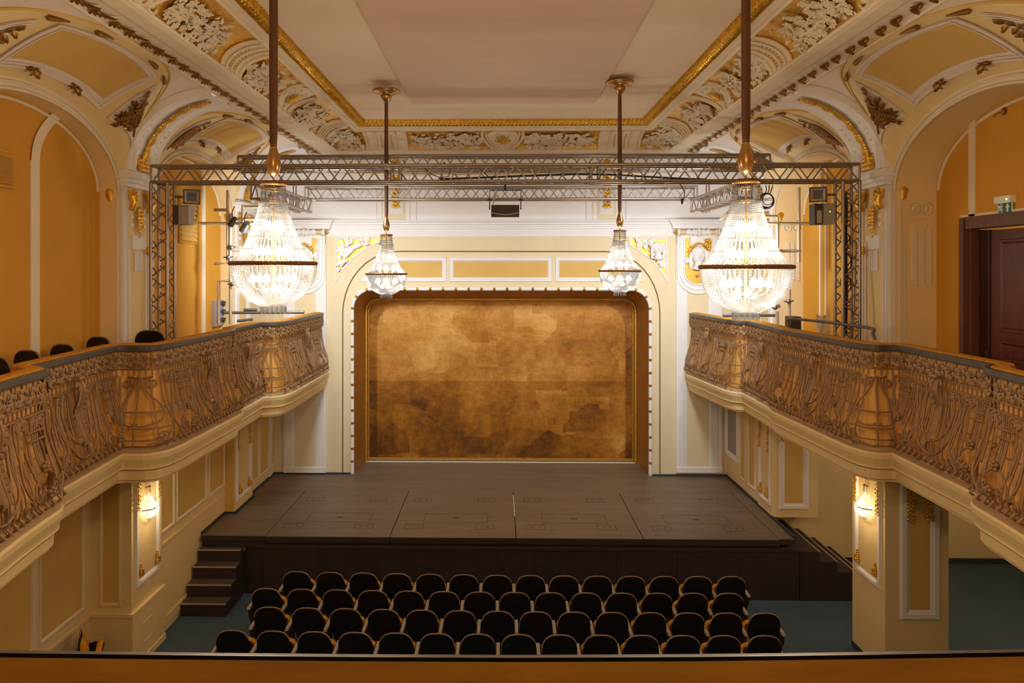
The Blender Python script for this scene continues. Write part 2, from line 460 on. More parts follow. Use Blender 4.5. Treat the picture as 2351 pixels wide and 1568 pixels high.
def bwp(l): return [(bw(x,y).x, bw(x,y).z) for x,y in l]
m = MB()
polyframe(m, bwp([(1032,647),(1267,647),(1267,590),(1032,590)]), .10, .03, YW, 0, 1)
lp = [(825,647),(1025,647),(1025,590),(915,590),(893,594),(872,603),(852,617),(837,632)]
polyframe(m, bwp(lp), .10, .03, YW, 0, 1)
polyframe(m, bwp([(1274,647),(1474,647),(1462,632),(1447,617),(1427,603),(1407,594),(1385,590),(1274,590)]), .10, .03, YW, 0, 1)
trim(m, [M['white'], M['panel']])
for sgn, cx, pts in ((1, 770, None), (-1, 1532, None)):
    c = [(cx, 545), (cx+sgn*140, 545), (cx+sgn*105, 556), (cx+sgn*70, 574), (cx+sgn*40, 596), (cx+sgn*17, 622), (cx, 651)]
    m = MB(); polyframe(m, bwp(c), .055, .03, YW, 0, 1)
    trim(m, [M['white'], M['gold']])
# cornice on the back wall
zc0, zc1 = bw(1150,525.5).z, bw(1150,506).z
prof = [(0,zc0-.005),(.03,zc0),(.03,zc0+.05),(.06,zc0+.055),(.06,zc0+.09),(.10,zc0+.10),(.10,zc0+.14),(.14,zc0+.15),(.16,zc1-.01),(.16,zc1),(0,zc1+.01)]
m = MB(); xa, xb = bw(757,515).x, bw(1545,515).x
m.sweep([(-7,YW-.08),(xa,YW-.08),(xa+.02,YW),(xb-.02,YW),(xb,YW-.08),(7,YW-.08)], prof, 1)
trim(m, M['white'])
# pilasters either side of the stage
for (x0, x1, i0, i1) in ((653,749.5,678,726), (1551.5,1656,1576,1625)):
    m = MB(); X0, X1 = bw(x0,1000).x, bw(x1,1000).x; zb = bw(x0,1083).z; T = TB(YW)
    m.box((X0,YW-.05,zb),(X1,YW+.01,zc0-.35), 0)
    T = TB(YW-.05); a, b = bw(i0,1000).x, bw(i1,1000).x; z0, z1 = bw(x0,1069).z, bw(x0,672).z
    m.panel(T, a, z0, b, z1, .004, 1)
    for k in range(4):
        w = .02; m.box((a-.05-.045*k-w, YW-.065, z0-.02*k), (a-.05-.045*k, YW-.05, z1), 0)
        m.box((b+.05+.045*k, YW-.065, z0-.02*k), (b+.05+.045*k+w, YW-.05, z1), 0)
    m.box((X0,YW-.08,zb),(X1,YW-.05,bw(x0,1071).z), 0)
    trim(m, [M['white'], M['creamb']])
# upper strips with gold drops
for (cx, s) in ((909,-1),(1393,1)):
    m = MB(); T = TB(YW); zt, zb = bw(cx,352).z, zc1
    def U(px): return bw(px,480).x
    m.box((U(cx-21),YW-.02,zb),(U(cx+21),YW,zt), 0)
    m.box((U(cx-16),YW-.03,bw(cx,492).z),(U(cx+16),YW-.02,zt), 1)
    m.box((U(cx-s*32)-.012,YW-.012,zb),(U(cx-s*32)+.012,YW,zt), 0); m.box((U(cx+s*32)-.012,YW-.012,zb),(U(cx+s*32)+.012,YW,zt), 0)
    m.box((U(cx-47),YW-.03,zb),(U(cx-44),YW,zt), 1); m.box((U(cx+44),YW-.03,zb),(U(cx+47),YW,zt), 1)
    trim(m, [M['creamb'], M['white']])
# dark skirting on the back wall
m = MB(); m.box((-7,YW-.04,ZS-.02),(oL-.08,YW,ZS+.03)); m.box((oR+.08,YW-.04,ZS-.02),(7,YW,ZS+.03)); struct('baseboard_back', m, M['skirt'])

# ---- ceiling and its great cornice
ZCL = 9.0; xl, xr, yb = -2.97, 3.05, 14.64
m = MB(); m.box((-4.6,-4,ZCL),(4.7,16,ZCL+.1)); struct('ceiling', m, M['ceil'])
p = [P(945,233,Z=ZCL-.05), P(1368,228,Z=ZCL-.05)]
m = MB(); m.box((-1.70,-2,ZCL-.06),(1.79,13.02,ZCL-.005)); trim(m, M['sheet'])
UP = [(xl,-3),(xl,yb),(xr,yb),(xr,-3)]
def cov(t):      # frieze cove: t 0 top .. 1 bottom -> (d,z)
    a = t*PI/2
    return (.24+.50*math.sin(a)**1.1*.98, 8.80-.32*(1-math.cos(a)))
covp = [cov(i/8) for i in range(9)]
m = MB(); m.sweep(UP, [(.115,8.885),(.13,8.86),(.17,8.855),(.175,8.83),(.22,8.825),(.24,8.80)], -1); trim(m, M['ivory'])
m = MB(); m.sweep(UP, covp, -1); trim(m, M['goldflat'])
m = MB(); m.sweep(UP, [(.735,8.49),(.72,8.47),(.74,8.445),(.80,8.43),(.98,8.43),(.985,8.45),(1.02,8.455),(1.03,8.475),(1.09,8.48)], -1); trim(m, M['ivory'])
for s, X in ((-1,xl),(1,xr)):
    m = MB(); vs = []
    prof = [(1.085,8.48),(1.3,8.45),(1.33,8.45),(1.34,8.42),(1.36,8.42),(1.36,8.6)]
    m.sweep([(X,-3),(X,YW)], prof, s); trim(m, M['ivory'])
# gilded leaf moulding: one rope of leaves per run
def leafrope(a, b, nrm):
    mb = MB(); a = Vector(a); b = Vector(b); d = (b-a); Ln = d.length; d.normalize(); nrm = Vector(nrm)
    def fn(s, v):
        ang = PI*(1.12*v-.06); ph = s/.085*2*PI
        r = 1+.20*math.sin(ph+(v-.5)*7)+.08*math.sin(ph*2+v*11)
        return a+d*s+nrm*(.055-.085*r*math.cos(ang))+Vector((0,0,-.105*r*math.sin(ang)))
    ns = int(Ln/.0145)
    mb.grid(lambda s, v: fn(s, v), [Ln*i/ns for i in range(ns+1)], [i/7 for i in range(8)], 0, True)
    return mb
for a, b, nn in (((xl,2,8.985),(xl,yb+.08,8.985),(-1,0,0)), ((xl-.08,yb,8.985),(xr+.08,yb,8.985),(0,1,0)), ((xr,2,8.985),(xr,yb+.08,8.985),(1,0,0))):
    trim(leafrope(a, b, nn), M['gold'])

# frieze relief -----------------------------------------------------
def friezepos(run, s, t, lift=0):
    d, z = cov(t); a = t*PI/2
    nx, nz = -math.cos(a)*.2-.5*math.sin(a)**2, -.9+.4*t          # rough inward/down normal
    k = math.hypot(nx, nz); d2 = d+nx/k*lift; z2 = z+nz/k*lift
    if run == 'L': return Vector((xl-d2, s, z2))
    if run == 'R': return Vector((xr+d2, s, z2))
    return Vector((s, yb+d2, z2))
def friezenrm(run, t):
    v = (friezepos(run, 8 if run != 'B' else 0, t, .1)-friezepos(run, 8 if run != 'B' else 0, t, 0)); return v.normalized()
rnd = random.Random(3)
def flowers(mb, run, s0, s1, t0, t1, cnt, size):
    for i in range(cnt):
        s = rnd.uniform(s0, s1); t = min(t1, max(t0, rnd.gauss((t0+t1)/2+.04, .19)))
        c = friezepos(run, s, t, .02); n = friezenrm(run, t)
        if rnd.random() < .55:
            r = size*rnd.uniform(.6,1.1); ax = n.orthogonal().normalized(); ay = n.cross(ax)
            k = rnd.choice((5,6)); a0 = rnd.random()*6
            for j in range(k):
                a = a0+j*2*PI/k; d = ax*math.cos(a)+ay*math.sin(a)
                mb.leaf(c, d+n*.35, n, r, r*.8, 0, .25)
            mb.ball(c+n*r*.3, r*.28, 5, 3)
        else:
            d = Vector((rnd.uniform(-1,1), rnd.uniform(-1,1), rnd.uniform(-.4,.4)))+n*.25
            mb.leaf(c, d, n, size*rnd.uniform(1.1,1.9), size*rnd.uniform(.5,.8), 0, .2)
def rib(mb, run, s0, s1, t0, t1, r, lift=.03, mi=0, bow=0):
    mb.tube([friezepos(run, s0+(s1-s0)*k/8+bow*math.sin(PI*k/8), t0+(t1-t0)*k/8, lift) for k in range(9)], r, 6, mi)
def cartouche(mb, run, s, dirn):
    mb.grid(lambda u, v: friezepos(run, s+(u-s)*(.55+.45*math.sin(PI*v)**.5), v, .008), [s-.36+.72*k/4 for k in range(5)], [k/8 for k in range(9)], 0)
    # white scrolled strapwork block with gold fan
    for e in (-1, 1):
        rib(mb, run, s+e*.44, s+e*.22, .05, .95, .035, .02, 0, e*.1)
        rib(mb, run, s+e*.36, s+e*.16, .05, .95, .018, .03, 0, e*.08)
        pts = []
        for k in range(18):
            a = k*.42; r = .10*(1-k/19)
            pts.append(friezepos(run, s+e*(.30+r*math.cos(a)), min(1, max(0,.86+r*1.6*math.sin(a))), .03))
        mb.tube(pts, .018, 5)
        for k in range(3):
            mb.ball(friezepos(run, s+e*(.12+.05*k), .18+.12*k, .02), .025, 5, 3)
    for k in range(7):
        a = (k-3)*.38
        c0 = friezepos(run, s, .72, .03); c1 = friezepos(run, s+.2*math.sin(a), .72-.45*math.cos(a), .045)
        mb.tube([c0, (c0+c1)/2, c1], [.01,.018,.01], 5, 1)
    mb.ball(friezepos(run, s, .78, .03), (.05,.05,.05), 7, 4, 0)
    mb.tube([friezepos(run, s, .86, .03), friezepos(run, s, 1.0, .04)], [.05,.03], 6, 0)
def bandblock(mb, run, s, w):
    mb.grid(lambda u, v: friezepos(run, u, v, .008), [s-w/2+w*k/4 for k in range(5)], [k/8 for k in range(9)], 0)
    # pilaster like block of arched ribs crossing the cove
    for k in range(5):
        x = s-w/2+w*k/4; rib(mb, run, x, x, .02, .98, .03 if k in (0,4) else .016, .025)
    for k in (0,1):
        for j in range(8):
            mb.ball(friezepos(run, s-w*.125+w*.25*k, .3+.08*j, .03), .016, 5, 3, 1)
def runlen(run): return (4.2, 14.5) if run != 'B' else (xl-.55, xr+.55)
for run in 'LRB':
    mb = MB()
    if run == 'B':
        mid = (xl+xr)/2
        cartouche(mb, run, mid, 1)
        for e in (-1,1):
            bandblock(mb, run, mid+e*2.6, .9)
            flowers(mb, run, mid+e*1.25-.75, mid+e*1.25+.75, .14, .86, 210, .08)
            flowers(mb, run, mid+e*3.45-.3, mid+e*3.45+.3, .12, .92, 90, .085)
    else:
        y = 14.2; k = 0
        while y > 4.5:
            if k % 2 == 0: bandblock(mb, run, y-.25, .62); w = .8
            else: cartouche(mb, run, y-.45, 1); w = 1.0
            y -= w
            flowers(mb, run, y-1.35, y-.05, .16, .92, 190, .078)
            y -= 1.45; k += 1
        flowers(mb, run, 14.2, 15.0, .1, .92, 100, .085)
    trim(mb, [M['ivory'], M['gold']])
# leaf garland along the beam soffit
for s, X in ((-1,xl),(1,xr)):
    mb = MB(); y = 4.0; k = 0
    while y < 15.4:
        c = Vector((X+s*1.20, y, 8.455))
        for j in range(7):
            a = -1.25+j*.42
            mb.leaf(c+Vector((0,.03*j,-.01)), (math.sin(a)*1.0, math.cos(a)*.9+.25, -.12), (0,0,-1), .13, .055, 0, .18)
        mb.ball(c+Vector((0,.06,-.02)), .03, 6, 4)
        y += .30 if k % 2 == 0 else .36; k += 1
    trim(mb, M['gold'] if False else M['oldgold'])
# ---- vaults over the side bays
PX = 5.6; ZSP = 7.25; RA, RB = 1.33, 1.2
PIERS = [(5.35,6.3),(10.0,10.8),(14.3,15.1)]
BAYS = [(8.15,1.85),(12.55,1.75)]
def cove(side, y, psi, lift=0):
    a = PX-RA; cx = a
    r1, r2 = RA-lift, RB-lift
    X = cx+r1*math.cos(psi); return Vector((AX+side*X if side > 0 else -X, y, ZSP+r2*math.sin(psi)))
ZE, ZW, BW = 7.25, 6.9, 1.1
def edge(side, bay, phi):
    yc, a = bay; y = yc+(a+.06)*math.cos(phi); psi = PI/2*.985*max(0, math.sin(phi))**.6
    return cove(side, y, psi)
def wcurve(side, bay, phi, da=0):
    yc, a = bay; X = -PX if side < 0 else PX+AX
    return Vector((X, yc+(a-da)*math.cos(phi), ZW+(BW-da)*math.sin(phi)))
def lun(side, bay, phi, t, lift=0):
    w, e = wcurve(side, bay, phi), edge(side, bay, phi)
    p = w.lerp(e, t); p.z += .10*math.sin(PI*t)*math.sin(phi)
    if lift: p += Vector((-side*.5, 0, -.85))*lift
    return p
def patch(mb, side, bay, u0, u1, vlo, vhi, lift, mi, nu=14, nv=6):
    def fn(u, v):
        lo = vlo(u) if callable(vlo) else vlo; hi = vhi(u) if callable(vhi) else vhi
        return lun(side, bay, u, lo+(hi-lo)*v, lift)
    mb.grid(fn, [u0+(u1-u0)*i/nu for i in range(nu+1)], [i/nv for i in range(nv+1)], mi)
R_ = math.radians
for side in (-1,1):
    web = MB(); lu = MB(); fr = MB()
    for bi, bay in enumerate(BAYS):
        yc, a = bay
        ph = [PI*i/40 for i in range(41)]
        web.grid(lambda u, v: (lambda e: cove(side, e.y, (PI/2*.985*max(0,math.sin(u))**.6)+(PI/2-(PI/2*.985*max(0,math.sin(u))**.6))*v))(edge(side, bay, u)), ph, [i/8 for i in range(9)], 0)
        lu.grid(lambda u, v: lun(side, bay, u, v), ph, [i/8 for i in range(9)], 0)
        # strip along the lunette edge
        fr.tube([edge(side, bay, u)+Vector((-side*.01,0,-.01)) for u in ph], .018, 5, 1)
        patch(fr, side, bay, R_(4), R_(176), .93, 1.0, .012, 2, 40, 2)
        # centre panel
        patch(fr, side, bay, R_(58), R_(122), .14, .84, .012, 0)
        patch(fr, side, bay, R_(62), R_(118), .24, .76, .02, 1)
        for (u0,u1,v0,v1) in ((58,122,.14,.165),(58,122,.19,.205),(58,122,.815,.84),(58,122,.77,.785)):
            patch(fr, side, bay, R_(u0), R_(u1), v0, v1, .03, 0, 14, 1)
        for (u0,u1) in ((58,59.2),(61,61.6),(120.8,122),(118.4,119)):
            patch(fr, side, bay, R_(u0), R_(u1), .14, .84, .03, 0, 1, 8)
        for (ua, ub) in ((15,50),(165,130)):
            k = lambda u: (u-R_(ua))/(R_(ub)-R_(ua))
            patch(fr, side, bay, R_(ua), R_(ub), lambda u: .45-.30*k(u), lambda u: .47+.38*k(u), .012, 0)
            for lo, w in ((0,.03),(.06,.015)):
                patch(fr, side, bay, R_(ua), R_(ub), lambda u: .45-.30*k(u)+lo*k(u), lambda u: .45-.30*k(u)+lo*k(u)+w, .03, 0, 14, 1)
                patch(fr, side, bay, R_(ua), R_(ub), lambda u: .47+.38*k(u)-lo*k(u)-w, lambda u: .47+.38*k(u)-lo*k(u), .03, 0, 14, 1)
            # gilded leaf spray
            sp = MB(); u = R_(ua)+(R_(ub)-R_(ua))*.28
            def at(kk, v): return lun(side, bay, R_(ua)+(R_(ub)-R_(ua))*kk, v, .03)
            sp.tube([at(.2+.08*i, .46+.004*i) for i in range(8)], .012, 5)
            up_ = (at(.9,.5)-at(.2,.47)).normalized(); sd_ = (at(.8,.8)-at(.8,.2)).normalized(); nn_ = Vector((side*-.5,0,-.85))
            for (k0, v0, k1, v1) in ((.30,.47,.62,.36),(.34,.48,.66,.60),(.48,.47,.86,.30),(.5,.48,.9,.66),(.5,.48,.86,.48),(.62,.40,.80,.24)):
                q = [at(k0+(k1-k0)*j/6, v0+(v1-v0)*(j/6)**1.3) for j in range(7)]
                sp.tube(q, .007, 4)
                for j in range(1, 7):
                    dd = (q[j]-q[j-1]).normalized()
                    for e2 in (-1,1):
                        sp.leaf(q[j], dd*.8+(sd_*.8+up_*.15)*e2+nn_*.1, nn_, rnd.uniform(.10,.15), .06, 0, .18)
                sp.leaf(q[-1], q[-1]-q[-2], nn_, .13, .06, 0, .2)
            trim(sp, M['oldgold'])
        # small gilt leaf knots on the panel frame
        kn = MB()
        for (u, v) in ((78,.16),(102,.16)):
            c = lun(side, bay, R_(u), v, .04)
            for j in range(6):
                kn.leaf(c, (0, math.cos(j*1.05), math.sin(j*1.05)*.5), (-side*.5,0,-.85), .13, .07, 0, .2)
        for (u, v) in ((70,.9),(110,.9),(50,.93),(130,.93)):
            c = lun(side, bay, R_(u), v, .03); c2 = lun(side, bay, R_(u+(8 if u < 90 else -8)), v, .03)
            kn.tube([c, c.lerp(c2,.3), c.lerp(c2,.7), c2], [.035,.03,.018,.008], 6)
        trim(kn, M['oldgold'])
    struct('ceiling_web_%s' % ('left' if side < 0 else 'right'), web, M['webwhite'])
    struct('ceiling_vault_%s' % ('left' if side < 0 else 'right'), lu, M['cream'])
    trim(fr, [M['webwhite'], M['panel'], M['cream']])
    # transverse arches with garlands
    for pi_, (y0, y1) in enumerate(PIERS):
        ar = MB(); ps = [PI/2*i/20 for i in range(21)]
        sec = [(y0-.02,0),(y0-.02,.10),(y0+.05,.12),(y0+.09,.10),(y0+.2,.10),(y0+.24,.06),(y1-.24,.06),(y1-.2,.10),(y1-.09,.10),(y1-.05,.12),(y1+.02,.10),(y1+.02,0)]
        vs = [cove(side, yy, p_, l) for p_ in ps for (yy, l) in sec]; k = len(sec)
        ar.add(vs, [(i*k+j, i*k+j+1, (i+1)*k+j+1, (i+1)*k+j) for i in range(20) for j in range(k-1)], 0)
        for yy in (y0+.14, y1-.14):
            for i in range(5):
                ar.tube([cove(side, yy, .3+.09*i, .115), cove(side, yy, .33+.09*i, .115)], .025, 5)
        trim(ar, M['white'])
        ga = MB(); ym = (y0+y1)/2
        for i in range(44):
            p_ = .10+i*(1.35/44); c = cove(side, ym, p_, .085); d = (cove(side, ym, p_+.05, .085)-c).normalized()
            nn = cove(side, ym, p_, .3)-c
            for e in (-1,0,1):
                ga.leaf(c, d*-1+Vector((0,e*.75,0)), nn, .11+.02*math.sin(i), .06, 0, .3)
            if i % 2: ga.ball(c+nn.normalized()*.02+Vector((0,rnd.uniform(-.03,.03),0)), .022, 5, 3)
        trim(ga, M['gold'])
    # fill the web near the camera
    wb = MB(); wb.grid(lambda u, v: cove(side, u, v), [0, 2, 4, 5.4], [PI/2*i/8 for i in range(9)]); wb.grid(lambda u, v: cove(side, u, v), [15.0, 15.8], [PI/2*i/8 for i in range(9)])
    struct('ceiling_cove_%s' % ('left' if side < 0 else 'right'), wb, M['webwhite'])

# ---- upper side walls
ZB = 3.45                                   # gallery floor
WX = {-1: -5.86, 1: 6.22}
def T_(side, X): return TL(X) if side < 0 else TR(X)
for side in (-1,1):
    nm = 'left' if side < 0 else 'right'
    X = WX[side]; T = T_(side, X); HX = -PX if side < 0 else PX+AX
    up = MB()
    if side < 0:
        up.panel(T, -4, ZB-.5, YW, 8.4, 0, 0)
    else:
        dy0, dy1, dzt = 6.2, P(2228,600,X=X).y, P(2230,507,X=X).z
        up.panel(T, -4, ZB-.5, dy0, 8.4, 0, 0); up.panel(T, dy1, ZB-.5, YW, 8.4, 0, 0); up.panel(T, dy0, dzt, dy1, 8.4, 0, 0)
    struct('wall_%s_upper' % nm, up, M['ochre'])
    # piers
    for (y0, y1) in PIERS:
        pr = MB(); pr.box((min(HX, HX+side*1.0), y0, ZB-.6),(max(HX, HX+side*1.0), y1, 7.4), 0)
        pr.box((min(HX, HX+side*.9), y1-.01, ZB),(max(HX, HX+side*.9), y1, 7.4), 0)
        T2 = T_(side, HX)
        # fluted white edges of the hall face, ochre-cream centre
        pr.box(T2(y0,ZB-.2,0), T2(y0+.10,7.2,.03), 1); pr.box(T2(y1-.10,ZB-.2,0), T2(y1,7.2,.03), 1)
        pr.box(T2(y0+.14,ZB-.2,0), T2(y0+.17,6.2,.02), 1); pr.box(T2(y1-.17,ZB-.2,0), T2(y1-.14,6.2,.02), 1)
        # key frets and little fluted drop
        for k in range(4): pr.box(T2(y0+.30+.06*k,5.75,0), T2(y0+.335+.06*k,6.05,.03), 1)
        pr.box(T2(y0+.22,6.08,0), T2(y1-.22,6.28,.04), 1)
        for e in (y0+.2, y1-.24):
            for k in range(3): pr.box(T2(e,6.42+.12*k,0), T2(e+.06,6.47+.12*k,.03), 1)
        trim(pr, [M['cream'], M['white']])
        ca = MB(); s_ = .0
        for (d, z0, z1) in ((.10,7.0,7.06),(.14,7.06,7.12),(.18,7.12,7.2),(.12,7.2,7.24)):
            a = T2(y0-d*.6, z0, -.3); b = T2(y1+d*.6, z1, d); ca.box(a, b, 0)
        trim(ca, M['white'])
        g = MB()
        for e, yy in ((-1,y0+.14),(1,y1-.14)):
            # gilt volutes below the abacus
            pts = []
            for k in range(20):
                a = k*.45; r = .085*(1-k/22)
                pts.append(T2(yy+e*r*math.cos(a), 6.88+r*math.sin(a), .12))
            g.tube(pts, .02, 6)
            g.tube([T2(yy,6.95,.05), T2(yy,6.78,.11), T2(yy,6.66,.06)], [.07,.06,.04], 7)
        ym = (y0+y1)/2
        for k in range(9):
            c = T2(ym, 6.72-.055*k, .04); w = .075*(1-abs(k-2)/9)
            for e in (-1,1): g.leaf(c, (0,e*.8,-.7), (-side,0,0), w*1.6, w, 0, .3)
            g.ball(c, w*.4, 5, 3)
        for k in range(4):      # gilt scroll on top of the abacus, foot of the arch garland
            g.tube([T2(ym-.14,7.3+.07*k,.12-.02*k), T2(ym+.14,7.3+.07*k,.12-.02*k)], .04, 7)
        for k in range(3): g.ball(T2(y1-.16,6.1-.04*k,.05), .03, 6, 4)
        # gilt bracket facing along the arch reveal
        xx = HX+side*.12
        g.tube([(xx,y0-.01,7.0),(xx,y0-.11,6.9),(xx,y0-.06,6.72),(xx,y0-.02,6.62)], [.07,.07,.06,.05], 8)
        trim(g, M['gold'])
    # arch faces and intrados
    for bay in BAYS:
        ar = MB(); ph = [PI*i/40 for i in range(41)]
        yc, a = bay
        def out(u): return wcurve(side, bay, u)
        def inr(u): return wcurve(side, bay, u, .13)
        for u0, u1 in zip(ph, ph[1:]):
            ar.quad(out(u0), out(u1), inr(u1), inr(u0), 1)
            b0, b1 = inr(u0), inr(u1)
            ar.quad(b0, b1, Vector((X,b1.y,b1.z)), Vector((X,b0.y,b0.z)), 0)
        ar.tube([inr(u)+Vector((-side*.01,0,.0)) for u in ph], .02, 5, 1); ar.tube([out(u).lerp(inr(u),.35)+Vector((-side*.012,0,.0)) for u in ph], .014, 5, 1)
        for e in (-1,1):
            yy = yc+e*a; yi = yc+e*(a-.13)
            ar.box((min(HX,HX+side*.01),min(yy,yi),ZB-.2),(max(HX,HX+side*.01),max(yy,yi),ZW), 1)
            H2 = HX+side*.011; ar.box((min(H2,X),min(yi,yi+e*.02),ZB-.2),(max(H2,X),max(yi,yi+e*.02),ZW), 0)
            if side > 0:   # panelled reveals
                c = (HX+X)/2
                if e > 0:
                    yf = yi
                    ar.box((c-.24,yf-.015,ZB),(c-.21,yf,6.9),1); ar.box((c-.19,yf-.012,ZB),(c-.18,yf,6.3),1); ar.box((c-.16,yf-.01,ZB),(c-.15,yf,6.3),1)
                    for k in range(3): ar.box((c-.06+.10*k,yf-.02,5.55),(c+.01+.10*k,yf,6.35),1)
                    ar.box((c-.16,yf-.012,6.5),(c+.24,yf,6.52),1); ar.box((c-.16,yf-.012,6.76),(c+.24,yf,6.78),1)
                    for k in (0,1):
                        ar.tube([(c-.03+.18*k+.075*math.cos(q),yf-.01,6.64+.085*math.sin(q)) for q in [i*PI/6 for i in range(12)]], .012, 4, 1, closed=True)
                        ar.ball((c-.03+.18*k,yf,6.64),(.04,.015,.045),8,4,1)
        trim(ar, [M['cream'], M['ivory']])
        # wall arch strip on the ochre
        stp = MB()
        stp.tube([Vector((X-side*.005, b.y, b.z)) for b in [wcurve(side, bay, u, .19) for u in ph]], .025, 5)
        trim(stp, M['ivory'])
# ochre wall strips and gallery details
m = MB(); X = WX[-1]; T = TL(X)
sy0, sy1 = P(68,600,X=X).y, P(88,600,X=X).y
m.box(T(sy0,ZB,0), T(sy1,P(78,370,X=X).z,.02), 0)
c0 = [P(x,y,X=X) for x,y in ((68,378),(69.5,345),(78,312),(95,282),(118,259),(140,247),(178,237))]
c0 = crom(c0, 3); c1 = [P(x,y,X=X) for x,y in ((88,378),(89,352),(96,325),(110,299),(130,277),(150,263),(188,247))]
c1 = crom(c1, 3); n_ = len(c0)
m.add([(p.x+.022,p.y,p.z) for p in c0]+[(p.x+.022,p.y,p.z) for p in c1], [(i,i+1,n_+i+1,n_+i) for i in range(n_-1)], 0)
b0, b1 = P(462,450,X=X).y, P(470,450,X=X).y
m.box(T(b0,ZB,0), T(b1,8.0,.02), 0)
b0, b1 = P(508,450,X=X).y, P(516,450,X=X).y
m.box(T(b0,ZB,0), T(b1,8.0,.02), 0)
trim(m, M['ivory'])
m = MB(); X = WX[1]; T = TR(X)
b0, b1 = P(2227,400,X=X).y, P(2241,400,X=X).y
m.box(T(min(b0,b1),P(2230,497,X=X).z,0), T(max(b0,b1),8.0,.02), 0)
for px in (1884, 1897, 1840):
    b = P(px,600,X=X).y; m.box(T(b-.03,ZB,0), T(b+.03,7.9,.02), 0)
trim(m, M['ivory'])
# ================================================================== STAGE
st = thing('stage_platform', 'low dark brown stage platform with boarded deck in front of the gold curtain', 'stage', (0,12.1,0))
for (x0,y0,x1,y1) in ((-5.33,12.04,-4.19,13.11),(-5.13,13.11,-4.19,14.545),(4.885,12.06,5.145,14.545),(-5.13,14.545,5.145,15.74),(-5.255,14.16,-5.13,15.74),(oL,15.74,oR,YC-.07)):
    m = MB(); m.box((x0,y0,ZS-.08),(x1,y1,ZS-.004)); part('deck', m, M['deck'], st)
xs = [-4.18, P(893,1236,Z=ZS).x, P(1185,1240,Z=ZS).x, P(1479,1240,Z=ZS).x, 4.875]
for a, b in zip(xs, xs[1:]):
    m = MB(); m.box((a+.008,12.02,ZS-.10),(b-.008,14.535,ZS))
    w = (a+b)/2
    o = part('deck_panel', m, M['deck'], st)
    m = MB(); m.box((a+.008,12.008,ZS-.105),(b-.008,12.019,ZS-.004)); part('fascia', m, M['apron'], st)
    # trap outlines and sockets: thin recess lines lying on the boards
    q = MB()
    def line(x0, y0, x1, y1, t=.008):
        q.box((min(x0,x1)-t*.5,min(y0,y1)-t*.5,ZS),(max(x0,x1)+t*.5,max(y0,y1)+t*.5,ZS+.0015))
    x0, x1, y0, y1 = w-.6, w+.6, 12.75, 13.2
    line(x0,y0,x1,y0); line(x0,y1,x1,y1); line(x0,y0,x0,y1); line(x1,y0,x1,y1); q.box((w-.06,12.95,ZS),(w+.06,13.0,ZS+.0015))
    for e in (-.75,.55):
        for yy in (12.42, 13.9):
            line(w+e-.17,yy,w+e+.17,yy); line(w+e-.17,yy,w+e-.17,yy+.22); line(w+e+.17,yy,w+e+.17,yy+.22); line(w+e-.17,yy+.22,w+e+.17,yy+.22)
            for k in (-.08,.04): q.box((w+e+k,yy+.1,ZS),(w+e+k+.05,yy+.12,ZS+.0018))
    tq = part('trap_groove', q, M['cable'], o, world=False)
    tq.data.transform(Matrix.Translation(-Vector((0,12.1,0)))); 
m = MB(); m.box((-4.18,12.06,ZS-.16),(4.875,12.2,ZS-.10)); m.box((-4.2,11.98,ZS-.20),(5.18,12.2,ZS-.15)); part('ledge', m, M['apron'], st)
ax = [-4.2]+[P(x,1300,Y=12.0).x for x in (732,872,1140,1230,1416,1555,1700)]+[5.2]
for a, b in zip(ax, ax[1:]):
    m = MB(); m.box((a+.004,12.0,.0),(b-.004,12.04,ZS-.17)); part('apron_board', m, M['apron'], st)
for a, b in (((-4.56,12.1,0),(-4.2,12.14,ZS-.08)),((-5.32,12.06,ZS-.22),(-4.2,12.1,ZS-.08)),((-4.4,12.06,0),(-4.2,12.1,.06)),((-5.32,12.02,ZS-.085),(-4.19,12.038,ZS-.002)),((4.885,12.04,ZS-.09),(5.14,12.058,ZS-.002))):
    m = MB(); m.box(a, b); part('side_board', m, M['apron'], st)
# left stairs
sl = thing('stage_steps', 'dark brown four step stair facing the seats at the left end of the stage', 'steps', (-4.94,11.7,0))
tops = [(11.27,.21),(11.50,.42),(11.72,.63),(11.93,.84)]
for i, (y, z) in enumerate(tops):
    x0, x1 = -5.33, -4.575
    m = MB(); m.box((x0,y,z-.21),(x1,12.04,z)); s_ = part('step', m, M['apron'], sl)
    m = MB(); m.box((x0+.004,y+.013,z),(x1-.004,12.035 if i == 3 else tops[i+1][0]-.001,z+.006)); part('tread', m, M['tread'], sl)
    m = MB(); m.box((x0,y-.012,z-.012),(x1,y+.012,z+.004)); tq = part('nosing', m, M['nosing'], sl)
# right stairs, descending away from the stage
sr = thing('stage_steps', 'dark brown stair descending sideways off the right end of the stage, behind the pillar', 'steps', (5.9,12.9,0))
xr0 = 5.215
for i in range(4):
    z = ZS-.175*(i+1)-.02; x1 = xr0+.31*(i+1)+.03
    m = MB(); m.box((xr0,12.0,z-.175 if i < 3 else 0),(x1,13.55,z)); part('step', m, M['apron'], sr)
    m = MB(); m.box((x1-.015,12.0,z-.01),(x1+.008,13.55,z+.005)); part('nosing', m, M['nosing'], sr)
m = MB(); m.box((xr0,12.005,0),(xr0+1.2,12.03,ZS-.72)); part('side_board', m, M['apron'], sr)

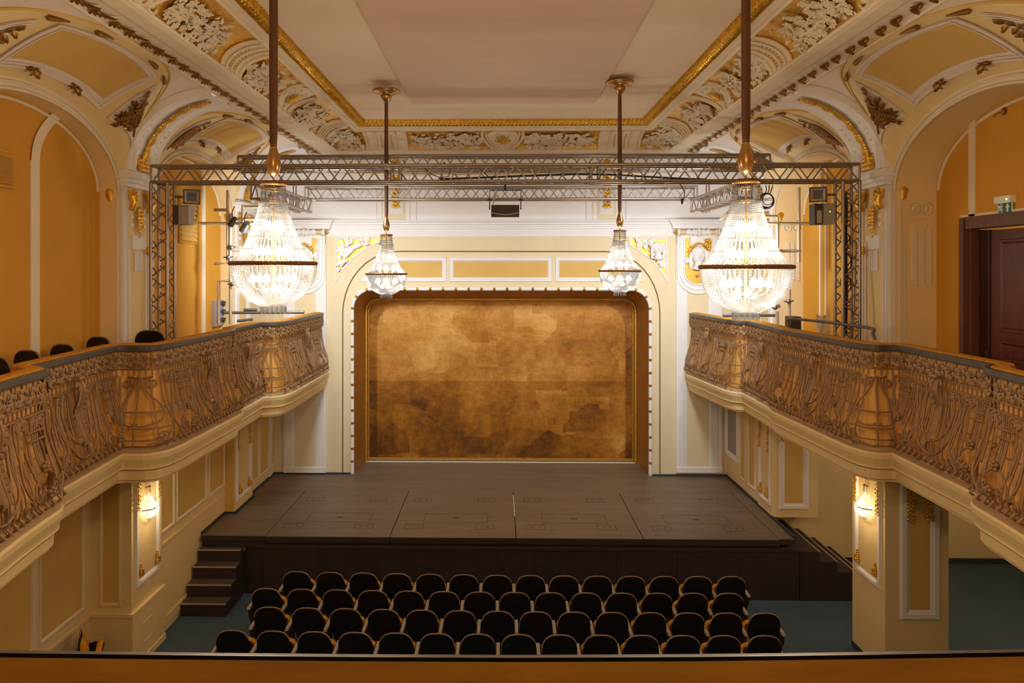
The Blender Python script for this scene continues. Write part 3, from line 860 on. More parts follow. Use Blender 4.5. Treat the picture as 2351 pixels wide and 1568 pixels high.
# ================================================================== LOWER WALLS
ZT = 3.32
LA, LC, LE = -5.88, -5.36, -5.27
m = MB()
m.panel(TL(LA), -4, 0, 10.6, ZT, 0, 0); m.quad((LA,10.6,0),(LC,10.6,0),(LC,10.6,ZT),(LA,10.6,ZT),0)
m.panel(TL(LC), 10.6, 0, 13.6, ZT, 0, 0); m.panel(TL(LE), 13.6, 0, YW, ZT, 0, 0)
struct('wall_left', m, M['cream'])
def striproom(mb, T, px0, px1, X, zb, zt, bottom=True, w=.05, mi_f=0, mi_p=1, fr=True):
    a, b = P(px0,900,X=X).y, P(px1,900,X=X).y
    if a > b: a, b = b, a
    mb.panel(T, a, zb, b, zt, .004, mi_p)
    if fr: mb.frame(T, a-.02, zb-.02, b+.02, zt+.3, w, .025, mi_f)
# section C (between the pillar and the far pilaster)
m = MB(); T = TL(LC)
for a, b in ((365,398),(405,472),(479,514)): striproom(m, T, a, b, LC, 1.62, ZT)
m.box(T(10.6,1.40,0),T(13.15,1.44,.02),2); m.box(T(10.6,.10,0),T(12,.24,.02),2)
trim(m, [M['ivory'], M['panel'], M['cream']])
# section A, near
m = MB(); T = TL(LA)
for a, b in ((-60,73),(90,191)): striproom(m, T, a, b, LA, 1.0, ZT)
m.box(T(5,.78,0),T(9.8,.83,.02),2)
trim(m, [M['ivory'], M['panel'], M['cream']])
m = MB(); T = TL(LE)
for a, b in ((578,592),(596,618),(622,632)): striproom(m, T, a, b, LE, 1.28, ZT, w=.035)
m.box(T(15.3,1.1,0),T(15.5,ZT,.05),0)
trim(m, [M['ivory'], M['panel']])
# pillars -------------------------------------------------------------
def pillar(side, X, Xo, y0, y1, label):
    T = T_(side, X); m = MB()
    m.box((min(X,Xo),y0,0),(max(X,Xo),y1,ZT), 0)
    # hall face panel
    m.frame(T, y0+.09, 1.22 if side > 0 else 1.14, y1-.09, ZT+.4, .10, .03, 1)
    m.panel(T, y0+.17, 1.3, y1-.17, ZT, .003, 2)
    # camera face panel
    T2 = TB(y0); a, b = sorted((X+side*.14, Xo-side*.12))
    if side > 0:
        m.frame(T2, a+.06, .86, b-.0, ZT+.3, .14, .03, 1); m.panel(T2, a+.2, 1.0, b-.14, ZT, .003, 3)
    else:
        m.frame(T2, a+.02, .94, b-.0, ZT+.3, .06, .02, 0); m.panel(T2, a+.07, 1.0, b-.05, ZT, .003, 3)
        m.box((Xo,y0-.035,0),(X+.035,y1+.02,.80), 0); m.box((Xo,y0-.05,.80),(X+.05,y1+.03,.85), 0)
        m.frame(TL(X+.035), y0+.25, .28, y0+.52, .58, .02, .006, 0)
        m.box((Xo,y0-.045,0),(X+.05,y1+.03,.09), 0)
    if side > 0:
        m.box((X-.012,y0-.012,0),(Xo+.01,y1+.012,.09), 4)
    o = struct('pillar', m, [M['cream'], M['white'], M['cream'], M['panel'], M['skirt']])
    return T
TLp = pillar(-1, -5.29, -5.9, 9.68, 10.56, '')
TRp = pillar(1, 5.39, 6.27, 9.68, 10.57, '')
def garland(mb, T, u, z0, z1, nrm, w=.035):
    n = int((z0-z1)/.055)
    for k in range(n):
        z = z0-(z0-z1)*k/n; ww = w*(.7+.5*abs(math.sin(k*.9)))
        c = T(u, z, .03)
        mb.ball(c, ww*.62, 6, 4)
        for e in (-1,1):
            mb.leaf(c, Vector(T(u+e, z-.9, .03))-Vector(T(u, z, .03)), nrm, ww*2.2, ww*1.1, 0, .3)
def knob(mb, T, u, z, s=1):
    for k in range(5):
        mb.ball(T(u, z+.035*k*s, .03), .03-.003*k, 6, 4)
    mb.tube([T(u-.03,z-.03,.03),T(u+.03,z-.02,.05),T(u+.02,z+.06,.05)], .018, 5)
def gildthing(name, label, mb, group):
    solo(name, mb, M['gold'], label, 'ornament', group=group)
for T, nm, nn, y0, y1, zb in ((TLp,'left',(1,0,0),9.68,10.56,1.32),(TRp,'right',(-1,0,0),9.68,10.57,1.42)):
    for u, w in ((y0+.14,'nearer'),(y1-.14,'farther')):
        g = MB(); garland(g, T, u, 2.95, 2.25, nn, .03); gildthing('gilded_garland', 'slim gilded garland down the %s edge of the %s lamp pillar panel' % (w, nm), g, 'gilded garlands on the lamp pillars')
        g = MB(); knob(g, T, u+(.06 if w == 'nearer' else -.06), zb); gildthing('gilded_scroll', 'small gilded scroll, %s bottom corner of the %s lamp pillar panel' % (w, nm), g, 'gilded corner scrolls')
T2 = TB(9.68)
for u, z1, w in ((5.39+.34,2.2,'left'),(6.27-.27,2.25,'right')):
    g = MB(); garland(g, T2, u, 3.05, z1, (0,-1,0), .034); gildthing('gilded_garland', 'gilded fruit garland, %s strip on the right pillar face towards the viewer' % w, g, 'gilded garlands on the lamp pillars')
# far pilaster left
m = MB(); T = TL(-5.17)
m.box((LC-.05,13.15,ZS-.2),(-5.17,14.12,ZT),0); m.frame(T,13.24,1.24,14.0,ZT+.4,.09,.03,1); m.panel(T,13.32,1.32,13.92,ZT,.004,0)
m.quad((LC,13.148,ZS),(-5.17,13.148,ZS),(-5.17,13.148,ZT),(LC,13.148,ZT),2)
struct('pillar', m, [M['cream'], M['white'], M['panel']])
T = TL(-5.17)
for u, w in ((13.30,'nearer'),(13.93,'farther')):
    g = MB(); garland(g, T, u, 3.0, 2.2, (1,0,0), .03); gildthing('gilded_garland', 'gilded garland, %s edge of the pilaster beside the left stage side' % w, g, 'gilded garlands beside the stage')
    g = MB(); knob(g, T, u+(.06 if w == 'nearer' else -.06), 1.4); gildthing('gilded_scroll', 'small gilded scroll, %s bottom corner of the pilaster beside the left stage side' % w, g, 'gilded corner scrolls')
# right lower walls ----------------------------------------------------
RX = 5.19; YF = 13.6
m = MB()
m.panel(TR(RX), 13.75, ZS-.05, YW, ZT, 0, 0)
m.quad((RX-.0,YF,0),(10.4,YF,0),(10.4,YF,ZT),(RX,YF,ZT),0)
m.panel(TR(10.4), -4, 0, YF, ZT, 0, 0)
struct('wall_right', m, M['cream'])
m = MB(); T = TR(RX)
m.box((RX-.03,YF-.48,ZS),(6.05,YF+.2,ZT),0); m.box((RX+.06,YF-.04,0),(6.05,YF+.2,ZS),0)          # pilaster block beside the stage
T = TR(RX-.03); m.frame(T,YF-.44,1.26,YF+.12,ZT+.4,.08,.03,1); m.panel(T,YF-.36,1.34,YF+.04,ZT,.004,0)
T2 = TB(YF-.48); m.frame(T2,RX+.10,1.20,RX+.68,ZT+.4,.12,.03,1); m.panel(T2,RX+.22,1.32,RX+.56,ZT,.004,2)
struct('pillar', m, [M['cream'], M['white'], M['panel']])
for u, w in ((YF-.38,'nearer'),(YF+.06,'farther')):
    g = MB(); garland(g, TR(RX-.03), u, 3.0, 2.25, (-1,0,0), .03); gildthing('gilded_garland', 'gilded garland, %s edge of the pilaster beside the right stage side' % w, g, 'gilded garlands beside the stage')
    g = MB(); knob(g, TR(RX-.03), u+(.05 if w == 'nearer' else -.05), 1.42); gildthing('gilded_scroll', 'small gilded scroll, %s bottom corner of the pilaster beside the right stage side' % w, g, 'gilded corner scrolls')
g = MB(); garland(g, T2, RX+.16, 3.0, 2.5, (0,-1,0), .035); gildthing('gilded_garland', 'gilded garland on the pilaster side above the right stage stair', g, 'gilded garlands beside the stage')
m = MB(); T = TR(RX-.0)
for a, b in ((1701,1712),(1720,1734)): striproom(m, T, a, b, RX, 1.3, ZT, w=.035)
a, b = P(1668,900,X=RX).y, P(1698,900,X=RX).y
m.frame(T, min(a,b), 1.55, max(a,b), ZT+.3, .12, .05, 2); m.panel(T, min(a,b)+.1, 1.62, max(a,b)-.1, ZT, .01, 3)
trim(m, [M['ivory'], M['panel'], M['white'], M['grey']])
for (px, zt) in ((1674,3.1),(1688,3.1)):
    g = MB(); garland(g, TR(RX), P(px,900,X=RX).y, zt, 2.6, (-1,0,0), .035); gildthing('gilded_garland', 'gilded garland hanging %s the grey framed niche right of the stage' % ('at the far side of' if px < 1680 else 'inside'), g, 'gilded garlands beside the stage')
m = MB(); m.box((6.05,YF-.02,.0),(10.4,YF,.10)); m.box((10.38,8,0),(10.4,YF,.10)); struct('baseboard_right', m, M['skirt'])
m = MB(); m.box((RX-.04,12.1,ZS-.02),(RX,YW,ZS+.03)); m.box((LC,12.1,ZS-.02),(LC+.03,13.15,ZS+.035)); m.box((-5.17,13.15,ZS-.01),(-5.14,14.15,ZS+.03)); m.box((LE,14.1,ZS-.01),(LE+.03,YW,ZS+.03)); m.box((LC,13.12,ZS),( -5.16,13.15,ZS+.03))
struct('baseboard_left', m, M['skirt'])
# rear enclosure behind the viewer
m = MB(); m.box((-8,-4,3.2),(8,1.86,3.45)); struct('floor_balcony', m, M['carpet'])
m = MB(); m.quad((-8,-4,0),(11,-4,0),(11,-4,9.1),(-8,-4,9.1)); struct('wall_front', m, M['cream'])

# ================================================================== GALLERIES
ZR = 4.79
def fillet(pts, r, n=5):
    out = []
    for i, p in enumerate(pts):
        rr = r[i] if isinstance(r, (list, tuple)) else r
        if i in (0, len(pts)-1) or rr == 0: out.append(Vector(p)); continue
        a, b, c = Vector(pts[i-1]), Vector(p), Vector(pts[i+1])
        d1, d2 = (a-b), (c-b); k = min(rr, d1.length*.49, d2.length*.49)
        p0, p1 = b+d1.normalized()*k, b+d2.normalized()*k
        for j in range(n+1):
            t = j/n; out.append((1-t)**2*p0+2*t*(1-t)*b+t*t*p1)
    return out
OUT = {
 -1: fillet([(-4.05,3.6),(-4.22,5.2),(-4.40,6.1),(-4.47,6.66),(-4.82,6.86),(-4.985,8.70),(-4.86,8.78),(-4.50,8.76),(-4.44,9.05),(-4.40,11.15),(-4.52,11.36),(-4.55,12.72),(-4.22,12.76),(-4.16,13.1),(-4.15,15.35)],
            [0,.3,.3,.15,.1,.05,.06,.25,.1,.1,.1,.05,.18,.1,0]),
  1: fillet([(4.40,3.6),(4.60,5.2),(4.78,6.2),(4.86,6.92),(5.12,7.12),(5.17,8.95),(5.06,9.0),(4.84,8.98),(4.77,9.25),(4.665,11.5),(4.735,11.75),(4.78,13.33),(4.60,13.35),(4.53,13.6),(4.36,15.4)],
            [0,.3,.3,.15,.1,.05,.06,.25,.1,.1,.1,.05,.18,.1,0])}
slab_prof = [(-.14,3.44),(.02,3.44),(.04,3.425),(.15,3.42),(.165,3.395),(.16,3.34),(.13,3.25),(.125,3.22),(.13,3.21),(.10,3.19),(.085,3.18),(.08,3.06),(.05,3.05),(.05,3.02),(-.3,3.02)]
RAIL = {}
for side in (-1,1):
    nm = 'left' if side < 0 else 'right'; out = OUT[side]; o_ = 1 if side < 0 else -1
    path = [(p.x,p.y) for p in out]+([( -4.15 if side < 0 else 4.36, YW)])
    m = MB(); m.sweep(path, slab_prof[:4], o_, 1, capends=False); m.sweep(path, slab_prof[3:], o_, 0)
    struct('gallery_slab_%s' % nm, m, [M['cream'], M['ledge']])
    m = MB(); n = len(path); X = WX[side]-side*.02 if side < 0 else WX[side]
    far = (-6.3 if side < 0 else 10.5)
    for z in (3.03, 3.42):
        for a, b in zip(path, path[1:]):
            m.quad((a[0]-o_*.2*(-1 if side > 0 else 1)*0-(.25 if side < 0 else -.25),a[1],z),(b[0]-(.25 if side < 0 else -.25),b[1],z),(far,b[1],z),(far,a[1],z))
    struct('floor_gallery_%s' % nm, m, M['cream'])
    RAIL[side] = path
# railing construction -------------------------------------------------
def resample(path, step):
    L = [0]
    for a, b in zip(path, path[1:]): L.append(L[-1]+math.dist(a, b))
    n = int(L[-1]/step); return [along(path, L, L[-1]*i/n) for i in range(n+1)], L[-1]
class Track:
    def __init__(s, path, o):
        s.path = path; s.o = o; s.L = [0]
        for a, b in zip(path, path[1:]): s.L.append(s.L[-1]+math.dist(a, b))
    def pos(s, u): return Vector(along(s.path, s.L, max(0, min(s.L[-1], u))))
    def nrm(s, u):
        d = s.pos(u+.09)-s.pos(u-.09); d.normalize(); return Vector((d.y, -d.x))*s.o
    def at(s, u, z, n=0):
        p = s.pos(u); q = s.nrm(u); return Vector((p.x+q.x*n, p.y+q.y*n, z))
    def u_of_y(s, y):
        best = min(range(int(s.L[-1]/.02)), key=lambda i: abs(s.pos(i*.02).y-y)); return best*.02
BEL = [(0,.03),(.03,.07),(.05,.15),(.075,.17),(.11,.135),(.2,.15),(.32,.135),(.45,.09),(.6,.045),(.75,.015),(1.0,0),(1.5,0)]
def belly(z):
    for (a, x), (b, y) in zip(BEL, BEL[1:]):
        if a <= z <= b: t = (z-a)/(b-a); return x+(y-x)*t
    return 0
BZ = 3.46
def spiral(cx, cz, r, turns=1.6, a0=0, hand=1, n=16):
    return [(cx+hand*r*(1-.85*i/n)*math.cos(a0+turns*2*PI*i/n), cz+r*(1-.85*i/n)*math.sin(a0+turns*2*PI*i/n)) for i in range(n+1)]
def acanthus(mb, tr, u):
    # big curling leaf spilling forward over the bars: spine with overlapping leaflets
    def sp(t): return BZ+1.05-.74*t, belly(1.03-.74*t)+.045+.085*math.sin(PI*min(1,t*1.9+.12))*(1-t)+.02
    q = tr.nrm(u); nn = Vector((q.x,q.y,0)); tt = Vector((-q.y,q.x,0))
    N = 16
    for e in (-1,1):
        vs = []
        for i in range(N+1):
            t = i/N; z, n = sp(t); w = .03+.065*math.sin(PI*min(1,t*.85+.1))
            vs += [tr.at(u, z, n), tr.at(u+e*w*.55, z, n-.012), tr.at(u+e*w, z, n-.035)]
        mb.add(vs, [(i*3+k, i*3+k+1, (i+1)*3+k+1, (i+1)*3+k) for i in range(N) for k in range(2)], 0, True)
        for i in range(12):
            t = .08+.86*i/11; z, n = sp(t); w = .02+.06*math.sin(PI*min(1,t*.85+.1))
            mb.leaf(tr.at(u+e*w*.6, z, n-.01), tt*e*.75+Vector((0,0,-.7))+nn*(.02-.22*t), nn, .085+.03*math.sin(PI*t), .062, 0, .15)
    mb.tube([tr.at(u, *sp(i/14)) for i in range(15)], [.02-.012*i/14 for i in range(15)], 5)
    z0, n0 = sp(0)
    mb.tube([tr.at(u-.06, z0+.01, n0), tr.at(u, z0+.015, n0+.01), tr.at(u+.06, z0+.01, n0)], .028, 7)
    mb.leaf(tr.at(u, *sp(.96)), Vector((0,0,-1))+nn*.2, nn, .12, .07)
def railing(side, ays, lys, bows):
    nm = 'left' if side < 0 else 'right'
    tr = Track(RAIL[side], 1 if side < 0 else -1)
    t = thing('gallery_railing', 'bronze coloured wrought iron railing with lyres and scrolls along the %s gallery' % nm, 'railing', (RAIL[side][8][0], 8, 0))
    Lt = tr.L[-1]
    us = [Lt*i/220 for i in range(221)]
    def T3(mb, pts, r=.0105, n=5, **k):
        if len(pts) < 12: pts = [(q.x, q.y) for q in crom([(a, b, 0) for a, b in pts], 3)]
        mb.tube([tr.at(u, BZ+z, belly(z)+.012) for u, z in pts], r, n, **k)
    # handrail
    m = MB(); m.sweep(RAIL[side], [(-.14,ZR-.075),(.05,ZR-.075),(.055,ZR-.06),(.055,ZR-.012),(.045,ZR-.002),(-.0,ZR-.002)], tr.o, 0); part('handrail', m, M['slate'], t)
    m = MB(); m.sweep(RAIL[side], [(.0,ZR-.006),(-.0,ZR),(-.03,ZR+.012),(-.15,ZR+.012),(-.165,ZR-.05),(-.165,ZR-.1)], tr.o, 0); part('velvet_top', m, M['velvet'], t)
    # boarding behind
    m = MB(); m.grid(lambda u, z: tr.at(u, BZ+z, -.055), us, [0,.4,.9,1.26]); part('backing_board', m, M['board'], t)
    # frieze of leaf squares
    fr = MB(); lf = MB(); n = int(Lt/.185)
    for z in (1.03, 1.255): fr.tube([tr.at(u, BZ+z, .012) for u in us], .014, 4, sm=False)
    for i in range(n+1):
        u = Lt*i/n; fr.tube([tr.at(u, BZ+1.03, .022), tr.at(u, BZ+1.25, .022)], .012, 4)
        c = tr.at(u+.09, BZ+1.14, .02); q = tr.nrm(u+.09); nn = Vector((q.x,q.y,0)); tt = Vector((-q.y,q.x,0))
        for k in range(6):
            a = PI/2+k*2*PI/6+.25*(i % 2)
            dd = tt*math.cos(a)+Vector((0,0,math.sin(a)))
            lf.leaf(c+dd*.012, dd+nn*.18, nn, .098, .085, 0, .22)
            dd = tt*math.cos(a+.52)+Vector((0,0,math.sin(a+.52)))
            lf.leaf(c+dd*.01+nn*.008, dd+nn*.45, nn, .055, .045, 0, .2)
        lf.ball(c+nn*.03, .018, 6, 4)
    for i in range(int(Lt/.075)):
        u = i*.075; fr.tube([tr.at(u, BZ+.935, .006), tr.at(u, BZ+1.03, .006)], .008, 4)
    part('band_frame', fr, M['iron'], t); part('leaf_frieze', lf, M['iron'], t)
    bowu = [(tr.u_of_y(a), tr.u_of_y(b)) for a, b in bows]
    inbow = lambda u: any(a <= u <= b for a, b in bowu)
    U_ac = [tr.u_of_y(y) for y in ays]; U_ly = [tr.u_of_y(y) for y in lys]
    # plain bellied bars, section by section between the bows
    cuts = [0]+[x for ab in bowu for x in ab]+[Lt]
    for a_, b_ in zip(cuts[::2], cuts[1::2]):
        bars = MB(); feet = MB(); scr = MB(); i = 0; u = a_+.05
        seg = [a_+(b_-a_)*k/60 for k in range(61)]
        bars.tube([tr.at(x, BZ+.5, -.008) for x in seg], .006, 4); bars.tube([tr.at(x, BZ+.93, .0) for x in seg], .008, 4)
        feet.tube([tr.at(x, BZ+.055, .06) for x in seg], .010, 4)
        scr.tube([tr.at(x, BZ+.935, .014) for x in seg], .014, 4, sm=False)
        while u < b_-.02:
            sway = .03*math.sin(i*1.7)
            if min(abs(u-x) for x in U_ly) > .12:
                T3(bars, [(u+sway*1.3*math.sin(PI*z/.93), z) for z in [.045,.07,.11,.17,.25,.34,.45,.58,.72,.93]], .0085)
            T3(feet, [(u,.17),(u+.004,.12),(u-.004,.085),(u,.06),(u+.012,.045)], .014)
            if i % 4 == 0: feet.tube([tr.at(u,BZ+.06,.06), tr.at(u,BZ-.02,.06)], .012, 4)
            u += .112; i += 1
        u = a_+.08; i = 0
        while u < b_-.05:
            if min(abs(u-x) for x in U_ac) > .13:
                h = 1 if i % 2 else -1
                T3(scr, [(u+h*.0, .40),(u+h*.015,.6),(u+h*.03,.76)]+spiral(u-h*.03, .86, .064, 1.5, -.3, h), .011)
            u += .15; i += 1
        part('baluster_grille', bars, M['iron'], t); part('foot_grille', feet, M['iron'], t); part('scroll_grille', scr, M['iron'], t)
    for x in U_ac:
        m = MB(); acanthus(m, tr, x); part('acanthus_leaf', m, M['iron'], t)
        m = MB()
        for (ra, rb, zc) in ((.36,.46,.62),(.26,.28,.60)):
            T3(m, [(x+ra*math.cos(PI+PI*k/18)*(1.0), zc+rb*math.sin(PI+PI*k/18)) for k in range(19)], .016)
            for e in (-1,1): T3(m, [(x+e*ra,zc),(x+e*(ra+.01),zc+.12),(x+e*(ra-.04),.9)], .015)
        for k in (-2,-1,0,1,2): T3(m, [(x+.05*k,.34-.012*k*k),(x+.045*k,.22),(x+.04*k,.08)], .009)
        for e in (-1,1):
            T3(m, [(x+e*(.42),.34),(x+e*.47,.22)]+spiral(x+e*.40,.15,.075,1.4,.2,e), .012)
        part('swag_loop', m, M['iron'], t)
    for x in U_ly:
        m = MB()
        for k in (-1.5,-.5,.5,1.5): T3(m, [(x+.035*k,.93),(x+.03*k,.7),(x+.024*k,.48),(x+.02*k,.4)], .0085)
        for z in (.78,.70): m.tube([tr.at(x+d, BZ+z, belly(z)+.03) for d in (-.14,-.07,0,.07,.14)], .012, 4)
        for e in (-1,1):
            T3(m, [(x+e*.14,.80),(x+e*.19,.88)]+spiral(x+e*.14,.86,.05,1.2,0,e,10), .011)
            # twisted bar
            tw = [(x+e*(.20-.05*k/14)+.008*math.sin(k*2.4), .62-.34*k/14) for k in range(15)]
            T3(m, tw, .013, 5)
            T3(m, [(x+e*.06,.40),(x+e*.20,.30),(x+e*.23,.2),(x+e*.15,.13),(x+e*.06,.2)]+spiral(x+e*.12,.235,.05,1.2,PI,e,10), .012)
            T3(m, [(x+e*.24,.93),(x+e*.26,.72),(x+e*.33,.5),(x+e*.36,.33),(x+e*.26,.18),(x+e*.2,.07)], .012)
        for z in (.44,.20):
            c = tr.at(x, BZ+z, belly(z)+.045); q = tr.nrm(x); nn = Vector((q.x,q.y,0)); tt = Vector((-q.y,q.x,0))
            for k in range(5):
                a = PI/2+k*2*PI/5; m.ball(c+tt*.036*math.cos(a)+Vector((0,0,.036*math.sin(a))), (.024,.024,.024), 6, 4)
            m.ball(c+nn*.015, .018, 6, 4)
        part('lyre', m, M['iron'], t)
    for (a, b) in bowu:
        m = MB(); c = (a+b)/2; w = (b-a)/2
        for z in (.47,.27,.12): T3(m, [(a+(b-a)*k/12, z) for k in range(13)], .011)
        for d in (-.45,0,.45): T3(m, [(c+d*w*(1.0+.5*(1-z)), z) for z in (.05,.08,.12,.2,.3,.45,.6,.75,.93)], .0115)
        for e in (-1,1):
            T3(m, spiral(c+e*w*.55,.84,.075,1.5,PI/2,e)[::-1]+[(c+e*w*.15,.9)], .012)
            T3(m, [(c+e*.02,.92),(c+e*w*.35,.72),(c+e*w*.8,.55),(c+e*w*.85,.4),(c+e*w*.3,.30),(c-e*w*.1,.33)], .012)
            T3(m, [(c+e*w*.9,.93),(c+e*w*.95,.6),(c+e*w*1.15,.35),(c+e*w*.9,.13),(c+e*w*.4,.07)], .012)
            T3(m, spiral(c+e*w*.75,.17,.05,1.3,0,e,10), .011)
            T3(m, [(c+e*w*.6,.15),(c+e*w*.62,.09),(c+e*w*.58,.05)], .014)
        part('bow_grille', m, M['iron'], t)
    return tr
TRL = railing(-1, [5.6,7.7,10.15,11.95,14.25], [4.9,6.35,7.0,8.45,9.35,11.0,12.55,13.45,15.1], [(8.72,8.9),(12.70,12.95)])
TRR = railing(1, [5.8,8.05,10.3,12.3,14.5], [5.0,6.55,7.35,8.75,9.6,11.25,12.95,13.85,15.2], [(8.97,9.2),(13.33,13.6)])
# ================================================================== CHANDELIERS
def lerp_prof(prof, z):
    for (z0, r0), (z1, r1) in zip(prof, prof[1:]):
        if min(z0,z1) <= z <= max(z0,z1): return r0+(r1-r0)*(z-z0)/(z1-z0)
    return prof[-1][1]
SKIRT = [(.655,.096),(.55,.104),(.43,.128),(.32,.162),(.22,.20),(.13,.238),(.06,.285),(.02,.335)]
BOWL = [(-.02,.343),(-.09,.335),(-.17,.313),(-.24,.268),(-.295,.205),(-.33,.14),(-.35,.10)]
def strands(prof, n, step, r0, a0, a1, full, rods=None, tick=1.0):
    mb = MB(); L = [0]
    for (z0,ra),(z1,rb) in zip(prof, prof[1:]): L.append(L[-1]+math.hypot(z1-z0, rb-ra))
    m = int(L[-1]/step)
    pts = [along([(r, z) for z, r in prof], L, L[-1]*i/m) for i in range(m+1)]
    for k in range(n):
        a = a0+(a1-a0)*(k+.5)/n; c, s = math.cos(a), math.sin(a)
        for i, (r, z) in enumerate(pts):
            if rods and z > rods:
                if i % 2 == 0: mb.octa((r*c, r*s, z), r0*.55, step*1.05)
            else:
                q = r0*(.75+.5*min(1, r/.33)); mb.octa((r*c, r*s, z), q, q*1.15)
    return mb
def banded(rr, z0, z1, n, a0=0, a1=2*PI):
    mb = MB(); mb.lathe([(rr-.012,z0),(rr,z0+.002),(rr+.004,(z0+z1)/2),(rr,z1-.002),(rr-.012,z1)], (0,0,0), n, 0, True, a0, a1)
    for k in range(int(n*1.2)):
        a = a0+(a1-a0)*(k+.5)/int(n*1.2); c, s = math.cos(a), math.sin(a)
        mb.ball(((rr+.003)*c, (rr+.003)*s, (z0+z1)/2), (.008,.008,(z1-z0)*.42), 4, 3)
    return mb
def chandelier(label, loc, half=False, scale=1.0, name='crystal_chandelier', cat='chandelier', group=None, rot=0):
    a0, a1 = (-PI/2, PI/2) if half else (0, 2*PI); hf = .5 if half else 1
    t = thing(name, label, cat, loc, group); W = dict(world=False)
    m = banded(.10, .652, .69, int(36*hf)+2, a0, a1); part('crown_band', m, M['bronze'], t, **W)
    m = banded(.352, -.018, .018, int(84*hf), a0, a1); part('ring_band', m, M['bronze'], t, **W)
    o = part('crystal_skirt', strands(SKIRT, int(46*hf) if not half else 15, .0172 if not half else .034, .0085 if not half else .0165, a0, a1, 1, .50), M['crystalw' if half else 'crystal'], t, **W); o['kind'] = 'stuff'
    o = part('crystal_bowl', strands(BOWL, int(60*hf) if not half else 18, .0205 if not half else .042, .0105 if not half else .021, a0, a1, 1), M['crystalw' if half else 'crystal'], t, **W); o['kind'] = 'stuff'
    m = MB()
    for i in range(1, 7):
        z = .02+.1*i; r = lerp_prof(SKIRT, z)
        n = int(40*hf); m.tube([(r*math.cos(a0+(a1-a0)*k/n), r*math.sin(a0+(a1-a0)*k/n), z) for k in range(n+(1 if half else 0))], .003, 4, closed=not half)
    m.tube([(.0,0,-.3),(0,0,.70)], .009, 6)
    for z, rr, n in ((.28,.07,4),(.07,.14,6),(-.16,.17,6)):
        for k in range(n):
            a = a0+(a1-a0)*(k+.5)/n
            if half: a = a*.8
            m.tube([(0,0,z-.05),(rr*.5*math.cos(a),rr*.5*math.sin(a),z-.075),(rr*math.cos(a),rr*math.sin(a),z-.04)], .006, 5)
            m.lathe([(.004,-.04),(.018,-.035),(.02,-.028),(.012,-.025),(.012,0)], (rr*math.cos(a),rr*math.sin(a),z), 8)
    part('branch_frame', m, M['brass'], t, **W)
    B = M['bulbw'] if half else M['bulb']
    for z, rr, n in ((.28,.07,4),(.07,.14,6),(-.16,.17,6),(-.25,.07,3)):
        if half: n = max(2, n//2)
        for k in range(n):
            a = a0+(a1-a0)*(k+.5)/n
            if half: a = a*.8
            m = MB(); m.lathe([(.001,.088),(.010,.074),(.026,.05),(.034,.026),(.028,.006),(.012,0)], (rr*math.cos(a),rr*math.sin(a),z), 10)
            part('bulb', m, B, t, **W)
    n = 14 if not half else 6
    for k in range(n):
        a = a0+(a1-a0)*(k+.5)/n; x, y = .098*math.cos(a), .098*math.sin(a)
        m = MB(); m.lathe([(.001,-.425),(.010,-.405),(.011,-.37),(.004,-.352),(.001,-.35)], (x,y,0), 6, sm=False)
        part('crystal_drop', m, M['crystal'], t, **W)
    if not half:
        m = MB(); m.lathe([(.006,.68),(.006,.735),(.022,.738),(.045,.76),(.058,.81),(.060,.85),(.05,.90),(.034,.95),(.026,.985),(.028,1.0)], (0,0,0), 20); part('baluster_knob', m, M['brass'], t, **W)
        zt = ZCL-loc[2]
        m = MB(); m.tube([(0,0,.98),(0,0,1.02),(0,0,1.06),(0,0,1.5),(0,0,zt-.9),(0,0,zt-.2)], [.027,.029,.032,.036,.036,.030], 14); part('suspension_sleeve', m, M['rod'], t, **W)
        m = MB(); m.lathe([(.03,-.22),(.05,-.2),(.095,-.13),(.10,-.10),(.07,-.09),(.07,-.07),(.20,-.05),(.235,-.03),(.24,-.006),(.0,-.006)], (0,0,zt), 28); part('ceiling_rose', m, M['brass'], t, **W)
    t.scale = (scale,)*3; t.rotation_euler = (0,0,rot)
    return t
CH = []
for px, py, Y, lab in ((628,605,5.71,'large lit crystal basket chandelier hanging close before the left gallery'),
                       (1712.5,613,5.42,'large lit crystal basket chandelier hanging close before the right gallery'),
                       (887,629,11.8,'small looking far crystal chandelier hanging over the left half of the stage'),
                       (1423,622,11.55,'small looking far crystal chandelier hanging over the right half of the stage')):
    p = P(px, py, Y=Y); CH.append(p)
    if len(CH) == 1: proto = chandelier(lab, tuple(p), group='crystal chandeliers')
    else:
        c = copy_tree(proto); c.location = p; c['label'] = lab
SCO = []
for px, py, X, rot, s in ((338,1164,-5.28,0,'left'),(1990,1162,5.38,PI,'right')):
    p = P(px, py, X=X); p.x += -.0 if X < 0 else 0
    SCO.append((p, 1 if X < 0 else -1))
    chandelier('lit crystal basket wall lamp on the %s pillar below the gallery' % s, tuple(p), True, .46, 'crystal_sconce', 'wall lamp', 'crystal wall lamps', rot)
